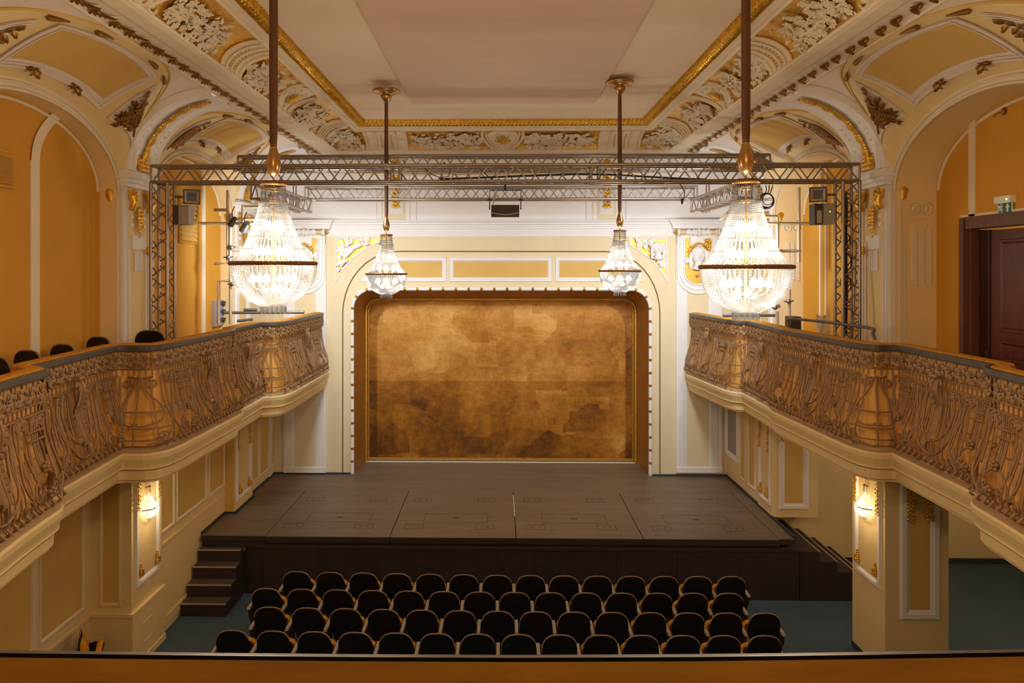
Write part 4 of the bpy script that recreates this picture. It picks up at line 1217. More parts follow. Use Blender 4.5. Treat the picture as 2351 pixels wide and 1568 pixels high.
# ================================================================== TRUSSES
def boxtruss(mb, a, b, up, S=.24, r=.025, pitch=.40, lr=.011):
    a, b = Vector(a), Vector(b); d = (b-a); Ln = d.length; d.normalize(); up = Vector(up); sd = d.cross(up).normalized(); up = sd.cross(d).normalized()
    co = [(-1,-1),(1,-1),(1,1),(-1,1)]
    C = [sd*(x*S/2)+up*(y*S/2) for x, y in co]
    for c in C: mb.tube([a+c, b+c], r, 8)
    n = max(1, round(Ln/pitch)); p = Ln/n
    for i in range(4):
        c0, c1 = C[i], C[(i+1) % 4]
        for k in range(n):
            o = a+d*(p*k)
            mb.tube([o+c0+d*.02, o+c1+d*p*.5], lr, 5); mb.tube([o+c1+d*p*.5, o+c0+d*(p-.02)], lr, 5)
    for t in (0, Ln):
        for i in range(4): mb.tube([a+d*t+C[i], a+d*t+C[(i+1) % 4]], r*.7, 6)
YT = 10.15
zb = P(356,402,Y=YT).z; xl_, xr_ = P(374,402,Y=YT).x, P(1945,402,Y=YT).x; 
t = thing('lighting_truss', 'aluminium goalpost truss nearest the viewer spanning gallery to gallery', 'truss', (0,YT,ZB))
m = MB(); boxtruss(m, (xl_-.12,YT,zb), (xr_+.12,YT,zb), (0,0,1)); part('crossbeam', m, M['alu'], t)
for x in (xl_, xr_):
    m = MB(); boxtruss(m, (x,YT,ZB), (x,YT,zb-.12), (0,1,0)); part('upright', m, M['alu'], t)
for px in (910, 1365):
    m = MB(); x = P(px,400,Y=YT).x
    for e in (-.06,.06): m.tube([(x+e,YT-.12,zb-.12),(x+e,YT-.12,zb+.12)], .012, 5); m.tube([(x+e,YT+.12,zb-.12),(x+e,YT+.12,zb+.12)], .012, 5)
    for s1 in (-.12,.12):
        for s2 in (-.12,.12): m.tube([(x-.05,YT+s1,zb+s2),(x+.05,YT+s1,zb+s2)], .031, 8)
    m.tube([(x,YT-.12,zb+.12),(x,YT+.12,zb+.12)], .012, 5); m.tube([(x,YT-.12,zb-.12),(x,YT+.12,zb-.12)], .012, 5)
    part('coupler', m, M['alu'], t)
Y2 = 12.0; z2 = P(600,377,Y=Y2).z
t = thing('lighting_truss', 'horizontal aluminium truss behind the goalpost, just under the ceiling cornice', 'truss', (0,Y2,z2))
m = MB(); boxtruss(m, (P(552,377,Y=Y2).x,Y2,z2), (P(1762,377,Y=Y2).x,Y2,z2), (0,0,1)); part('crossbeam', m, M['alu'], t)
Y3 = 14.0; z3 = P(900,445,Y=Y3).z
t = thing('lighting_truss', 'white lit aluminium truss nearest the stage wall with two side arms', 'truss', (0,Y3,z3))
x3l, x3r = P(704,445,Y=Y3).x, P(1597,445,Y=Y3).x
m = MB(); boxtruss(m, (x3l,Y3,z3), (x3r,Y3,z3), (0,0,1)); part('crossbeam', m, M['alu'], t)
for x, s in ((x3l,-1),(x3r,1)):
    m = MB(); zz = z3-.27; boxtruss(m, (x,Y3-.1,zz), (x,11.2,zz), (0,0,1)); part('side_arm', m, M['alu'], t)
    m = MB()
    for e in (.0,.18): m.tube([(x+s*.16,Y3-.2-e,z3+.15),(x+s*.16,Y3-.2-e,zz-.15)], .012, 5)
    part('strap', m, M['redcable'], t)
# long pipe between second and third truss
m = MB(); p = P(806,400,Y=12.9); q = P(1470,396,Y=12.9); m.tube([p, (q.x,p.y,p.z)], .025, 8); m.tube([p, p+Vector((0,0,.25))], .025, 8)
solo('hanging_pipe', m, M['pipe'], 'thin cream pipe hanging inside the middle of the trusses', 'pipe')
m = MB(); ps = [P(x,y,Y=YT-.02) for x, y in ((1010,411),(1100,408),(1200,404),(1320,400),(1400,401),(1470,405),(1560,410),(1620,412))]; m.tube(ps, .015, 6)
solo('cable_bundle', m, M['cable'], 'thick black cable lying slack inside the front crossbeam', 'cable')
for i, (pts, w) in enumerate(((((970,382),(990,400),(1010,408),(1030,405),(1034,390),(1020,378)),'looped on the truss left of the hanging lamp'),(((1088,368),(1100,385),(1115,400),(1130,412)),'dangling by the middle of the trusses'),(((1560,420),(1572,440),(1571,455),(1566,462)),'hanging near the right far chandelier'))):
    m = MB(); Yc_ = 11.2 if i < 2 else 10.31; m.tube([P(x,y,Y=Yc_) for x,y in pts], .008, 5); m.ball(P(*pts[-1],Y=Yc_), (.02,.02,.05), 6, 4)
    solo('loose_cable', m, M['cable'], 'thin black cable '+w, 'cable', group='loose cables on the trusses')
# hanging trough lamp
t = thing('trough_lamp', 'dark trough lamp in a yoke hanging from the trusses above the stage middle', 'lamp', tuple(P(1160,483,Y=12.3)))
a, b = P(1128,471,Y=12.3), P(1192,495,Y=12.3)
m = MB(); T = lambda u, v, n: (u, 12.3-n, v)
m.prism([T(a.x,a.z,.05),T(a.x,b.z,.11),T(a.x,b.z-.03,.0),T(a.x,b.z,-.13),T(a.x,a.z,-.08)], (b.x-a.x,0,0)); part('housing', m, M['dgrey'], t)
m = MB(); zt = P(1160,437,Y=12.3).z; zl = a.z+.02
m.tube([(a.x-.03,12.3,zl-.1),(a.x-.03,12.3,zt),(b.x+.03,12.3,zt),(b.x+.03,12.3,zl-.1)], .011, 5)
for x in (a.x-.03, b.x+.03): m.box((x-.04,12.27,P(1160,459,Y=12.3).z-.015),(x+.04,12.33,P(1160,459,Y=12.3).z+.015))
m.box(((a.x+b.x)/2-.02,12.28,zt),((a.x+b.x)/2+.02,12.32,zt+.12)); part('yoke', m, M['cable'], t)
m = MB(); m.tube([(a.x+.03,12.18,a.z),(a.x+.05,12.2,a.z+.12),(a.x+.1,12.2,a.z+.22),(a.x+.13,12.2,a.z+.14),(a.x+.06,12.2,a.z+.05),(a.x+.1,12.18,a.z+.27)], .009, 5); part('cord', m, M['armgrey'], t)
m = MB(); n_ = 12; m.tube([(a.x+(b.x-a.x)*k/n_, 12.17, b.z+.045-.035*math.sin(PI*k/n_)) for k in range(n_+1)], .009, 5); part('lip', m, M['armgrey'], t)
# floodlights and boxes on the uprights
def flood(label, px, py, s, w):
    c = P(px, py, Y=9.95); t = thing('floodlight', label, 'floodlight', tuple(c), 'floodlights on the front truss')
    def T(u, v, n): return (c.x+u*s*.86+n*.5*s, c.y-n*.86+u*.5, c.z+v)
    m = MB(); m.box((-w,-.095,-.05),(w,.095,.0),T=T); part('housing', m, M['dgrey'], t)
    m = MB()
    for k in (0,1): m.box((-w+k*(2*w-.02),-.11,0),(-w+.02+k*(2*w-.02),.11,.03),T=T)
    for k in (0,1): m.box((-w,-.11+k*.2,0),(w,-.09+k*.2,.03),T=T)
    part('bezel', m, M['dgrey'], t)
    m = MB(); m.add([T(-w+.02,-.09,.02),T(w-.02,-.09,.02),T(w-.02,.09,.02),T(-w+.02,.09,.02),T(-.03,-.025,-.03),T(.03,-.025,-.03),T(.03,.025,-.03),T(-.03,.025,-.03)], [(0,1,5,4),(1,2,6,5),(2,3,7,6),(3,0,4,7)]); part('reflector', m, M['reflector'], t)
    m = MB(); m.box((-.03,-.025,-.035),(.03,.025,-.025),T=T); part('emitter', m, M['warn'], t)
    m = MB(); m.box((-w*.6,-.07,-.16),(w*.5,.07,-.05),T=T); m.tube([T(-w,0,-.1),T(-w-.06,0,-.1),T(-w-.10,.0,-.12)], .015, 6); part('gear_box', m, M['dgrey'], t)
flood('grey floodlight clamped to the left upright of the front truss', 440, 452, 1, .115)
flood('grey floodlight clamped to the right upright of the front truss', 1878, 447, -1, .115)
c0, c1 = P(396,471,Y=9.980), P(434,515,Y=9.980)
t = thing('control_box', 'pale grey electrical box with warning triangle under the left floodlight', 'electrical box', tuple((c0+c1)/2))
m = MB(); m.box((c0.x,9.980,c1.z),(c1.x-.11,10.180,c0.z),1); m.box((c0.x+.10,9.960,c1.z),(c1.x,10.150,c0.z),0); part('case', m, [M['grey'], M['dgrey']], t)
m = MB(); xx = c1.x-.07; zz = c1.z+.10; m.prism([(xx-.02,9.958,zz-.02),(xx+.02,9.958,zz-.02),(xx,9.958,zz+.03)], (0,.002,0)); part('warning_triangle', m, M['warn'], t)
for x in (c0.x+.115, c1.x-.015):
    for z in (c1.z+.015, c0.z-.015):
        m = MB(); m.ball((x,9.959,z), .007, 6, 4); part('screw', m, M['steel'], t)
m = MB(); m.box((c0.x+.135,9.957,c0.z-.022),(c1.x-.03,9.959,c0.z-.012)); part('nameplate', m, M['steel'], t)
c0, c1 = P(1872,467,Y=9.980), P(1912,515,Y=9.980)
t = thing('control_box', 'grey power supply box with green light under the right floodlight', 'electrical box', tuple((c0+c1)/2))
m = MB(); m.box((c0.x+.12,9.960,c1.z),(c1.x,10.150,c0.z),0); m.box((c0.x,10.000,c1.z),(c0.x+.12,10.180,c0.z),1); m.box((c0.x+.03,9.995,c1.z+.02),(c0.x+.10,10.000,c0.z-.10),2); part('case', m, [M['grey'], M['dgrey'], M['reflector']], t)
m = MB(); m.ball((c1.x-.05,9.958,(c0.z+c1.z)/2+.03), .008, 8, 5); part('led', m, M['led'], t)
# cables on the right upright
rc = random.Random(9)
t = thing('cable_loom', 'thick bundle of black cables running down the right upright', 'cable', tuple(P(1942,700,Y=10.15)))
for k in range(7):
    m = MB(); x0 = 1943+rc.uniform(-5,5)
    m.tube([P(x0+rc.uniform(-2,2), y, Y=10.15+rc.uniform(-.04,.04)) for y in range(440,775,30)], .013, 5); part('cable', m, M['cable'], t)
for k, (cx, cy, r) in enumerate(((1943,590,12),(1941,540,11),(1944,470,12),(1942,640,12))):
    m = MB(); m.tube([P(cx+r*math.cos(a), cy+r*1.4*math.sin(a)+a*2, Y=10.15) for a in [i*PI/8 for i in range(22)]], .008, 5); part('cable', m, M['cable'], t)
t = thing('cable_coil', 'coiled black cable hanging beside the right near chandelier', 'cable', tuple(P(1762,460,Y=11.4)))
for k in range(5):
    m = MB(); r = 16+rc.uniform(-4,3); ox, oy = rc.uniform(-5,5), rc.uniform(-4,4)
    m.tube([P(1762+ox+r*math.cos(a), 459+oy+r*1.02*math.sin(a), Y=11.4+.01*k) for a in [i*PI/12 for i in range(24)]], .007, 5, closed=True); part('loop', m, M['cable'], t)
for k in range(3):
    m = MB(); m.tube([P(1758+8*k,425,Y=11.4), P(1760+6*k,435,Y=11.4), P(1757+5*k,446,Y=11.4)], .009, 5); part('hanger', m, M['cable'], t)
m = MB()
for k in (0,1): m.tube([P(1966+7*k,556,Y=10.6), P(1957+14*k,778,Y=10.45)], .016, 6)
for k in range(8): m.tube([P(1965.5-1.1*k,570+27*k,Y=10.58), P(1974-.3*k,570+27*k,Y=10.58)], .012, 5)
solo('ladder', m, M['alu'], 'slim aluminium ladder leaning on the wall behind the right upright', 'ladder')
# scaffold pipes ------------------------------------------------------
def pipes(name, label, segs, Y, mat_='pipe', r=.03):
    t = thing(name, label, 'scaffold', tuple(P(*segs[0][0], Y=Y)))
    for s in segs:
        m = MB(); m.tube([P(x,y,Y=Y) for x,y in s], r, 10); part('pipe', m, M[mat_], t)
    return t
t = pipes('pipe_scaffold', 'cream painted scaffold pipes standing on the left gallery behind the chandelier',
  [[(523,437),(523,605),(492,605)],[(529,490),(529,745)],[(455,513),(600,513)],[(492,482),(521,482)],[(502,745),(502,645),(530,645)],[(532,574),(590,574)],[(558,470),(558,510)],[(540,503),(610,503)],[(563,475),(620,475)]], 12.9)
pipes('scaffold_post', 'two short cream posts behind the left chandelier at the far railing corner', [[(622,700),(622,745)],[(645,705),(645,738)]], 14.7)
for (x,y) in ((533,652),(524,591),(531,568)):
    m = MB(); c = P(x,y,Y=12.86); m.ball(c,(.05,.05,.045),7,5); m.tube([c+Vector((-.09,0,0)),c+Vector((.09,0,.01))], .014, 5); part('clamp', m, M['steel'], t)
t = pipes('pipe_scaffold', 'cream painted scaffold pipes standing on the right gallery behind the chandelier',
  [[(1834,430),(1834,603)],[(1812,645),(1812,745)],[(1750,513),(1895,513)],[(1785,497),(1785,605)],[(1700,497),(1785,497)],[(1735,576),(1838,576)],[(1652,508),(1680,480)],[(1784,715),(1784,745)],[(1805,640),(1812,645)]], 12.9)
for (x,y) in ((1811,692),(1780,706),(1782,576)):
    m = MB(); c = P(x,y,Y=12.86); m.ball(c,(.05,.05,.045),7,5); m.tube([c+Vector((-.09,0,0)),c+Vector((.09,0,.01))], .014, 5); part('clamp', m, M['steel'], t)
pipes('steel_rail', 'grey steel tube lying across the far left gallery above the railing', [[(516,718),(698,717)],[(560,711),(590,711)],[(545,737),(580,733)]], 13.4, 'steel', .03)
pipes('steel_rail', 'grey steel tube lying across the far right gallery above the railing', [[(1660,724),(1786,724)],[(1700,711),(1790,702)]], 13.4, 'steel', .03)
# small stage spotlights on the left scaffold
for (x, y, w, lab) in ((563,523,1,'small metal spotlight hung from the left scaffold pipe'),(535,510,0,'black clip lamp on the left scaffold pipe')):
    c = P(x,y,Y=12.8); t = thing('clip_lamp', lab, 'lamp', tuple(c))
    m = MB(); m.tube([c+Vector((-.05,0,-.06)), c+Vector((.03,-.05,.04)), c+Vector((.07,-.08,.08))], [.075,.07,.05] if w else [.06,.05,.03], 10); part('housing', m, M['steel'] if w else M['dgrey'], t)
    m = MB(); m.tube([c+Vector((0,0,.05)), c+Vector((-.02,0,.18)), c+Vector((.03,0,.3))], .01, 5); part('cord', m, M['cable'], t)
# socket panel
c0, c1 = P(488,690,X=-5.84), P(513,745,X=-5.84)
t = thing('socket_panel', 'grey power socket panel with blue outlets on the left gallery wall', 'socket panel', tuple(c0))
m = MB(); m.box((-5.86,min(c0.y,c1.y),c1.z),(-5.80,max(c0.y,c1.y),c0.z)); part('backplate', m, M['grey'], t)
ya, yb_ = sorted((c0.y, c1.y))
for k in range(3):
    for j in range(2):
        m = MB(); m.tube([(-5.80, ya+(yb_-ya)*(.3+.4*j), c1.z+.12+.17*k), (-5.74, ya+(yb_-ya)*(.3+.4*j), c1.z+.11+.17*k)], .05, 8); part('socket', m, M['blue'] if k == 1 else M['dgrey'], t)
# vents
def vent(label, px0, px1, py0, py1, X=-5.85):
    a, b = P(px0,(py0+py1)/2,X=X), P(px1,(py0+py1)/2,X=X); y0, y1 = min(a.y,b.y), max(a.y,b.y)
    z0, z1 = P((px0+px1)/2,py1,X=X).z, P((px0+px1)/2,py0,X=X).z; T = TL(X)
    t = thing('vent_grille', label, 'vent', (X,(y0+y1)/2,z0), 'wall vents')
    m = MB(); m.frame(T, y0, z0, y1, z1, .06, .025); m.quad(T(y0,z0,.003),T(y1,z0,.003),T(y1,z1,.003),T(y0,z1,.003)); part('frame', m, M['ochre'], t)
    m = MB(); n = 9
    for k in range(n):
        z = z0+.06+(z1-z0-.12)*k/n; d = (z1-z0-.12)/n
        m.quad(T(y0+.05,z,.045),T(y1-.05,z,.045),T(y1-.05,z+d*.85,.006),T(y0+.05,z+d*.85,.006))
    part('slat', m, M['panel'], t)
vent('ochre slatted wall vent high on the nearest left wall bay', -45, 33, 338, 430)
vent('ochre slatted wall vent on the left wall behind the truss upright', 410, 452, 452, 560)
m = MB(); c = P(2305,255,X=6.2); m.ball(c,(.03,.03,.05),6,4); m.tube([c, c+Vector((-.06,.03,-.02)), c+Vector((-.09,.06,-.06))], .008, 5)
solo('wall_hook', m, M['oldgold'], 'small brass hook high on the right ochre wall above the door', 'hook')
# black tubular guard on the right gallery
p = [P(1834,757,Z=ZR), P(1836,741,Z=ZR+.12), P(1848,733,Z=ZR+.19), P(2000,750,Z=ZR+.19), P(2026,757,Z=ZR+.16), P(2035,787,Z=ZR)]
p[2] = Vector((p[1].x,p[1].y-.10,ZR+.19)); p[1] = Vector((p[1].x,p[0].y,ZR+.12)); p[0] = Vector((p[1].x,p[1].y,ZR+.04)); p[5] = Vector((p[5].x,p[5].y+.02,ZR+.04)); p[4] = Vector((p[5].x-.01,p[5].y+.04,ZR+.12)); p[3] = Vector((p[5].x-.02,p[5].y+.2,ZR+.19))
p = [q+Vector((-.14,0,0)) for q in p]; m = MB(); m.tube(crom(p, 5), .022, 10); solo('guard_rail', m, M['slate'], 'bent dark tube handrail fixed on top of the right gallery railing', 'handrail')
# flight case and brown paper on the right gallery
c = P(1826,742,Y=12.2); t = thing('equipment_case', 'small black and orange case standing on the right gallery', 'case', tuple(c))
m = MB(); m.box((c.x-.12,12.1,c.z-.25),(c.x+.06,12.35,c.z+.12)); part('body', m, M['dgrey'], t)
m = MB(); m.box((c.x-.10,12.09,c.z+.085),(c.x+.05,12.1,c.z+.105)); part('stripe', m, M['redp'], t)
a = P(1874,722,Y=11.3); m = MB(); m.grid(lambda u, v: (a.x+u*.2, 11.3+.02*math.sin(u*9+v*5)-.05*v, a.z-v*.45-.02*math.sin(u*4)), [i/6 for i in range(7)], [i/8 for i in range(9)], sm=False)
solo('paper_sheet', m, M['ivory'], 'creased brown paper sheet standing behind the right upright', 'paper')

# ================================================================== ORNAMENT ON THE STAGE WALL
def mask(mb, c, w, hair=0, wreath=1, lean=0):
    """plaster head in relief facing the hall; c centre of the face, w half width"""
    x, y, z = c
    def fn(u, v):
        a = -PI/2+PI*u; b = -PI/2+PI*v
        X = math.cos(b)*math.sin(a); Z = math.sin(b); D = math.cos(b)*math.cos(a)
        sx = w*(.82+.16*max(0,Z))*(1-.18*max(0,-Z-.2)); px, pz = X*sx, Z*w*1.32
        d = D*w*.85
        q = X*1.0; r = Z
        d += w*.46*math.exp(-(q/.15)**2)*max(0, math.exp(-((r+.12)/.22)**2))        # nose
        d -= w*.26*(math.exp(-((q-.36)/.15)**2)+math.exp(-((q+.36)/.15)**2))*math.exp(-((r-.10)/.10)**2)   # eye sockets
        d += w*.16*math.exp(-(q/.55)**2)*math.exp(-((r-.26)/.07)**2)                 # brow
        d += w*.2*math.exp(-(q/.26)**2)*math.exp(-((r+.50)/.07)**2)                 # lips
        d -= w*.16*math.exp(-(q/.3)**2)*math.exp(-((r+.60)/.03)**2)
        d += w*.2*math.exp(-(q/.3)**2)*math.exp(-((r+.8)/.1)**2)                   # chin
        return (x+px, y-d, z+pz)
    mb.grid(fn, [i/28 for i in range(29)], [i/36 for i in range(37)])
    for e in (-1,1):
        mb.ball((x+e*w*.30, y-w*.78, z+w*.14), (w*.12,w*.07,w*.06), 8, 5)
        mb.ball((x+e*w*.86, y-w*.15, z+w*.02), (w*.10,w*.16,w*.24), 6, 5)
    mb.tube([(x,y-w*.3,z-w*1.0),(x,y-w*.25,z-w*1.75)], [w*.55,w*.8], 10)
    for e in (-1,1):
        for k in range(4):
            mb.tube([(x+e*w*(.15+.2*k), y-w*(.72-.14*k), z+w*(1.18-.1*k)), (x+e*w*(.75+.1*k), y-w*.5, z+w*(.7-.05*k)), (x+e*w*(.98+.06*k), y-w*.28, z-w*.1), (x+e*w*(.9+.08*k), y-w*.22, z-w*(1.0+.15*k)), (x+e*w*(.8+.1*k), y-w*.1, z-w*1.7)], [w*.12,w*.15,w*.15,w*.12,w*.06], 6)
def cart(side, cx, lab, kind):
    c = bw(cx, 590); X = c.x; zt, zb2 = bw(cx,547).z, bw(cx,653).z; hw = bw(cx+31,600).x-X
    t = thing('cartouche', lab, 'relief', (X,YW,zb2)); Yf = YW-.05
    def U(h, zt_, zb_, n=14):
        return [(X-h, zt_)]+[(X-h*math.cos(a), zb_+h*.95*(1-math.sin(a))) for a in [PI*i/n for i in range(n+1)]]+[(X+h, zt_)]
    m = MB(); m.prism([(x,Yf,z) for x,z in U(hw*1.52, zt+.12, zb2-.22)], (0,-.04,0)); part('surround', m, M['white'], t)
    m = MB(); m.poly([(x,Yf-.045,z) for x,z in U(hw, zt, zb2)]); part('gilded_field', m, M['goldflat'], t)
    m = MB(); m.tube([(x,Yf-.045,z) for x,z in U(hw*1.02, zt, zb2-.01)], .028, 6); m.tube([(x,Yf-.04,z) for x,z in U(hw*1.3, zt+.1, zb2-.12)], .02, 6)
    m.box((X-hw*.6,Yf-.08,zt-.18),(X+hw*.6,Yf-.04,zt+.05)); part('moulding', m, M['white'], t)
    m = MB(); mask(m, (X-.0, Yf-.05, c.z+.02), hw*.56); part('head', m, M['white'], t)
    m = MB()
    for k in range(11):
        a = PI*(.12+.76*k/10); m.leaf((X+hw*.6*math.cos(a), Yf-.2, c.z+.05+hw*.72*math.sin(a)), (math.cos(a+.7),-.3,math.sin(a+.7)), (0,-1,0), .09, .05)
    if kind: 
        for k in range(10): m.ball((X+hw*.62+rnd.uniform(-.06,.06), Yf-.17, c.z+.28+rnd.uniform(-.08,.1)), .035, 5, 4)
    m.ball((X-.04,Yf-.18,c.z-hw*1.35), .03, 6, 4); m.ball((X+.05,Yf-.18,c.z-hw*1.35), .03, 6, 4)
    part('gilded_wreath', m, M['gold'], t)
    m = MB()
    for k in range(16):
        e = 1 if kind else (1 if k % 2 else -1)
        m.leaf((X+e*hw*rnd.uniform(.6,.95), Yf-.06, c.z+rnd.uniform(-.35,.3)), (rnd.uniform(-1,1),-.3,rnd.uniform(-1,1)), (0,-1,0), .14, .08)
    for (dx, dz) in ((.85,.05),(.8,-.25),(-.85,-.1)): m.ball((X+hw*dx,Yf-.08,c.z+dz*.8), (.06,.05,.08), 7, 5)
    part('foliage', m, M['white'], t)
    # turned baluster above
    m = MB(); g = MB(); zc = bw(cx,534).z; Lh = bw(cx+52,534).x-X
    prof = [(.0,-1.0),(.075,-1.0),(.08,-.94),(.085,-.86),(.055,-.82),(.05,-.7),(.04,-.6),(.07,-.5),(.075,-.42),(.045,-.36),(.085,-.2),(.06,-.14),(.06,-.1),(.10,-.06),(.10,.06),(.06,.1),(.06,.14),(.085,.2),(.045,.36),(.075,.42),(.07,.5),(.04,.6),(.05,.7),(.055,.82),(.085,.86),(.08,.94),(.075,1.0),(0,1.0)]
    m.lathe([(r, z*Lh*.93) for r, z in prof], (X, YW-.12, zc), 16, T=lambda a, b, c_: (c_, b, a)); part('turned_baluster', m, M['white'], t)
    for e in (-1,1):
        g = MB(); g.tube([(X+e*Lh*.94,YW-.12,zc),(X+e*Lh*.99,YW-.12,zc),(X+e*Lh*1.05,YW-.12,zc-.02)], [.07,.05,.015], 8)
        for k in range(5): g.tube([(X+e*Lh*.55,YW-.12-.05*math.cos(k*.6-1.2),zc+.055*math.sin(k*.6-1.2)),(X+e*Lh*.8,YW-.12-.062*math.cos(k*.6-1.2),zc+.06*math.sin(k*.6-1.2))], .008, 4)
        g.lathe([(.088,e*Lh*.80),(.09,e*Lh*.815),(.088,e*Lh*.83)], (X,YW-.12,zc), 14, T=lambda a,b,c_: (c_,b,a))
        g.lathe([(.102,e*Lh*.055),(.106,e*Lh*.06),(.102,e*Lh*.065)], (X,YW-.12,zc), 14, T=lambda a,b,c_: (c_,b,a))
        part('gilt_fitting', g, M['gold'], t)
cart(-1, 701, 'white plaster head on gilded shield left of the stage opening, partly behind the chandelier', 0)
cart(1, 1600, 'white plaster long-haired head on gilded shield right of the stage opening', 1)
# spandrel reliefs
def sprel(lab, cx, sgn, msk):
    t = thing('spandrel_relief', lab, 'relief', tuple(bw(cx,600)))
    def at(px, py, n=.03): q = bw(px, py); return Vector((q.x, YW-n, q.z))
    m = MB()
    for k in range(46):
        a = rnd.random(); bb = rnd.random()
        px = cx+sgn*(8+80*a*a+4); lim = 552+ (74*(1-a)**1.5)
        py = 556+(lim-556)*bb*.85
        m.leaf(at(px,py,.06), (rnd.uniform(-1,1),-.2,rnd.uniform(-1,1)), (0,-1,0), .15, .075, 0, .2)
    part('foliage', m, M['white'], t)
    m = MB(); m.tube([at(cx+sgn*9,616,.04),at(cx+sgn*20,596),at(cx+sgn*42,574),at(cx+sgn*75,557)], [.01,.02,.02,.008], 5); part('stem', m, M['white'], t)
    m = MB()
    if msk:
        mask(m, tuple(at(cx+sgn*24,572,.10)), .13); part('mask', m, M['white'], t)
        f = MB()
        for (px, py) in ((52,560),(12,606)):
            for k in range(6):
                a = k*PI/3; f.leaf(at(cx+sgn*px,py,.04), (math.cos(a),-.3,math.sin(a)), (0,-1,0), .10, .09)
            f.ball(at(cx+sgn*px,py,.06), .035, 6, 4)
        part('flower', f, M['white'], t)
    else:
        q = [at(cx+sgn*x,y,.05) for x,y in ((12,585),(30,562),(46,573),(26,592))]
        m.prism(q, (0,-.05,0)); part('music_folio', m, M['white'], t)
        f = MB(); f.tube([at(cx+sgn*36,572,.08),at(cx+sgn*50,560,.08),at(cx+sgn*58,556,.08)], [.012,.02,.05], 8); part('trumpet', f, M['white'], t); f = MB(); f.tube([at(cx+sgn*14,612,.08),at(cx+sgn*22,598,.08),at(cx+sgn*30,600,.08)], [.03,.06,.03], 7); part('mandolin', f, M['white'], t)
sprel('gilded corner relief with white folio and leaves left of the stage arch', 770, 1, False)
sprel('gilded corner relief with white mask and flowers right of the stage arch', 1532, -1, True)
for cx, w in ((909,'left'),(1393,'right')):
    g = MB(); z0, z1 = bw(cx,360).z, bw(cx,478).z
    n = 13
    for k in range(n):
        z = z0-(z0-z1)*k/n; w_ = .10*(.6+.5*abs(math.sin(k*1.1)))
        for e in (-1,-.3,.3,1): g.leaf((bw(cx,400).x, YW-.04, z), (e,-.35,-.8), (0,-1,0), w_*1.5, w_*.8, 0, .3)
        g.ball((bw(cx,400).x, YW-.06, z), w_*.45, 6, 4)
    solo('gilded_drop', g, M['gold'], 'gilded leaf drop on the %s strip of the white wall above the stage cornice' % w, 'ornament', group='gilded drops above the stage')

# ================================================================== DOOR, SIGN
X = WX[1]; T = TR(X)
def dz(px, py): q = P(px, py, X=X); return q.y, q.z
yL = P(2212,600,X=X).y; zT = P(2214,500,X=X).z; yR = 6.75
m = MB()
for (a, b, c, d) in ((yL-.13,yL,ZB,zT),(yR-.13,yR,ZB,zT),(yR,yL-.13,zT-.16,zT)):
    m.box(T(a,c,-.12), T(b,d,.05)); m.box(T(a+.02,c,.05), T(b-.02,d-.02,.075))
o = struct('door_1', m, M['mahogf'])
m = MB(); m.box(T(yL-.005,ZB,0),T(yL+.03,zT+.04,.02)); m.box(T(yR,zT,0),T(yL-.006,zT+.035,.02)); trim(m, M['ivory'])
# open leaf (swung back) and the closed leaf
t = thing('door_leaf', 'dark mahogany door leaf swung open against the left jamb', 'door', tuple(T(yL-.15,ZB,-.1)))
m = MB(); m.box(T(yL-.155,ZB+.02,-.95), T(yL-.115,zT-.17,-.125)); part('panel', m, M['mahogd'], t)
m = MB(); m.box(T(yL-.165,ZB+1.0,-.24), T(yL-.155,ZB+1.25,-.18)); part('handle_plate', m, M['slate'], t)
t = thing('door_leaf', 'panelled mahogany door leaf standing in the right gallery doorway', 'door', tuple(T(yR+.6,ZB,-.1)))
y0, y1 = yR+.1, P(2275,600,X=X+.12).y
m = MB(); m.box(T(y0,ZB+.02,-.16), T(y1,zT-.19,-.12)); part('slab', m, M['mahog'], t)
TT = lambda u, v, n: T(u, v, n-.12)
for z0, z1 in ((4.98,6.15),(4.60,4.88),(4.2,4.5),(3.6,4.1)):
    m = MB(); m.frame(TT, y0, z0, y1-.16, z1, .06, .02); m.panel(TT, y0+.06, z0+.06, y1-.22, z1-.06, .012); part('raised_panel', m, M['mahog'], t)
m = MB(); m.box(T(y1-.0,ZB+.02,-.17), T(y1+.035,zT-.19,-.10)); part('edge_moulding', m, M['mahogd'], t)
# room beyond the door
m = MB(); xx = X+.12
m.quad((xx+3,5.5,ZB),(xx+3,14,ZB),(xx+3,14,7),(xx+3,5.5,7)); m.quad((xx,10.2,ZB),(xx+3,10.2,ZB),(xx+3,10.2,7),(xx,10.2,7)); m.quad((xx,5.5,ZB),(xx+3,5.5,ZB),(xx+3,10.2,ZB),(xx,10.2,ZB)); m.quad((xx,5.5,6.9),(xx+3,5.5,6.9),(xx+3,10.2,6.9),(xx,10.2,6.9)); m.quad((xx,5.5,ZB),(xx+3,5.5,ZB),(xx+3,5.5,7),(xx,5.5,7))
struct('wall_foyer', m, M['panel'])
m = MB(); q = P(2264,532,X=8.2)
for k in range(120):
    a = rnd.random()*2*PI; r = rnd.uniform(.02,.12); z = rnd.uniform(-.14,.1); m.octa((q.x+r*math.cos(a), q.y+r*math.sin(a), q.z+z), .014, .018)
m.tube([(q.x,q.y,q.z),(q.x,q.y,6.9)], .01, 5)
solo('foyer_chandelier', m, M['bulbw'], 'tiny lit crystal chandelier glimpsed in the foyer through the door gap', 'chandelier')
m = MB(); m.box((xx+2.94,5.5,4.45),(xx+3,10.2,4.55)); m.box((xx+2.97,5.5,ZB),(xx+3,10.2,4.25)); struct('baseboard_foyer', m, M['mahog'])
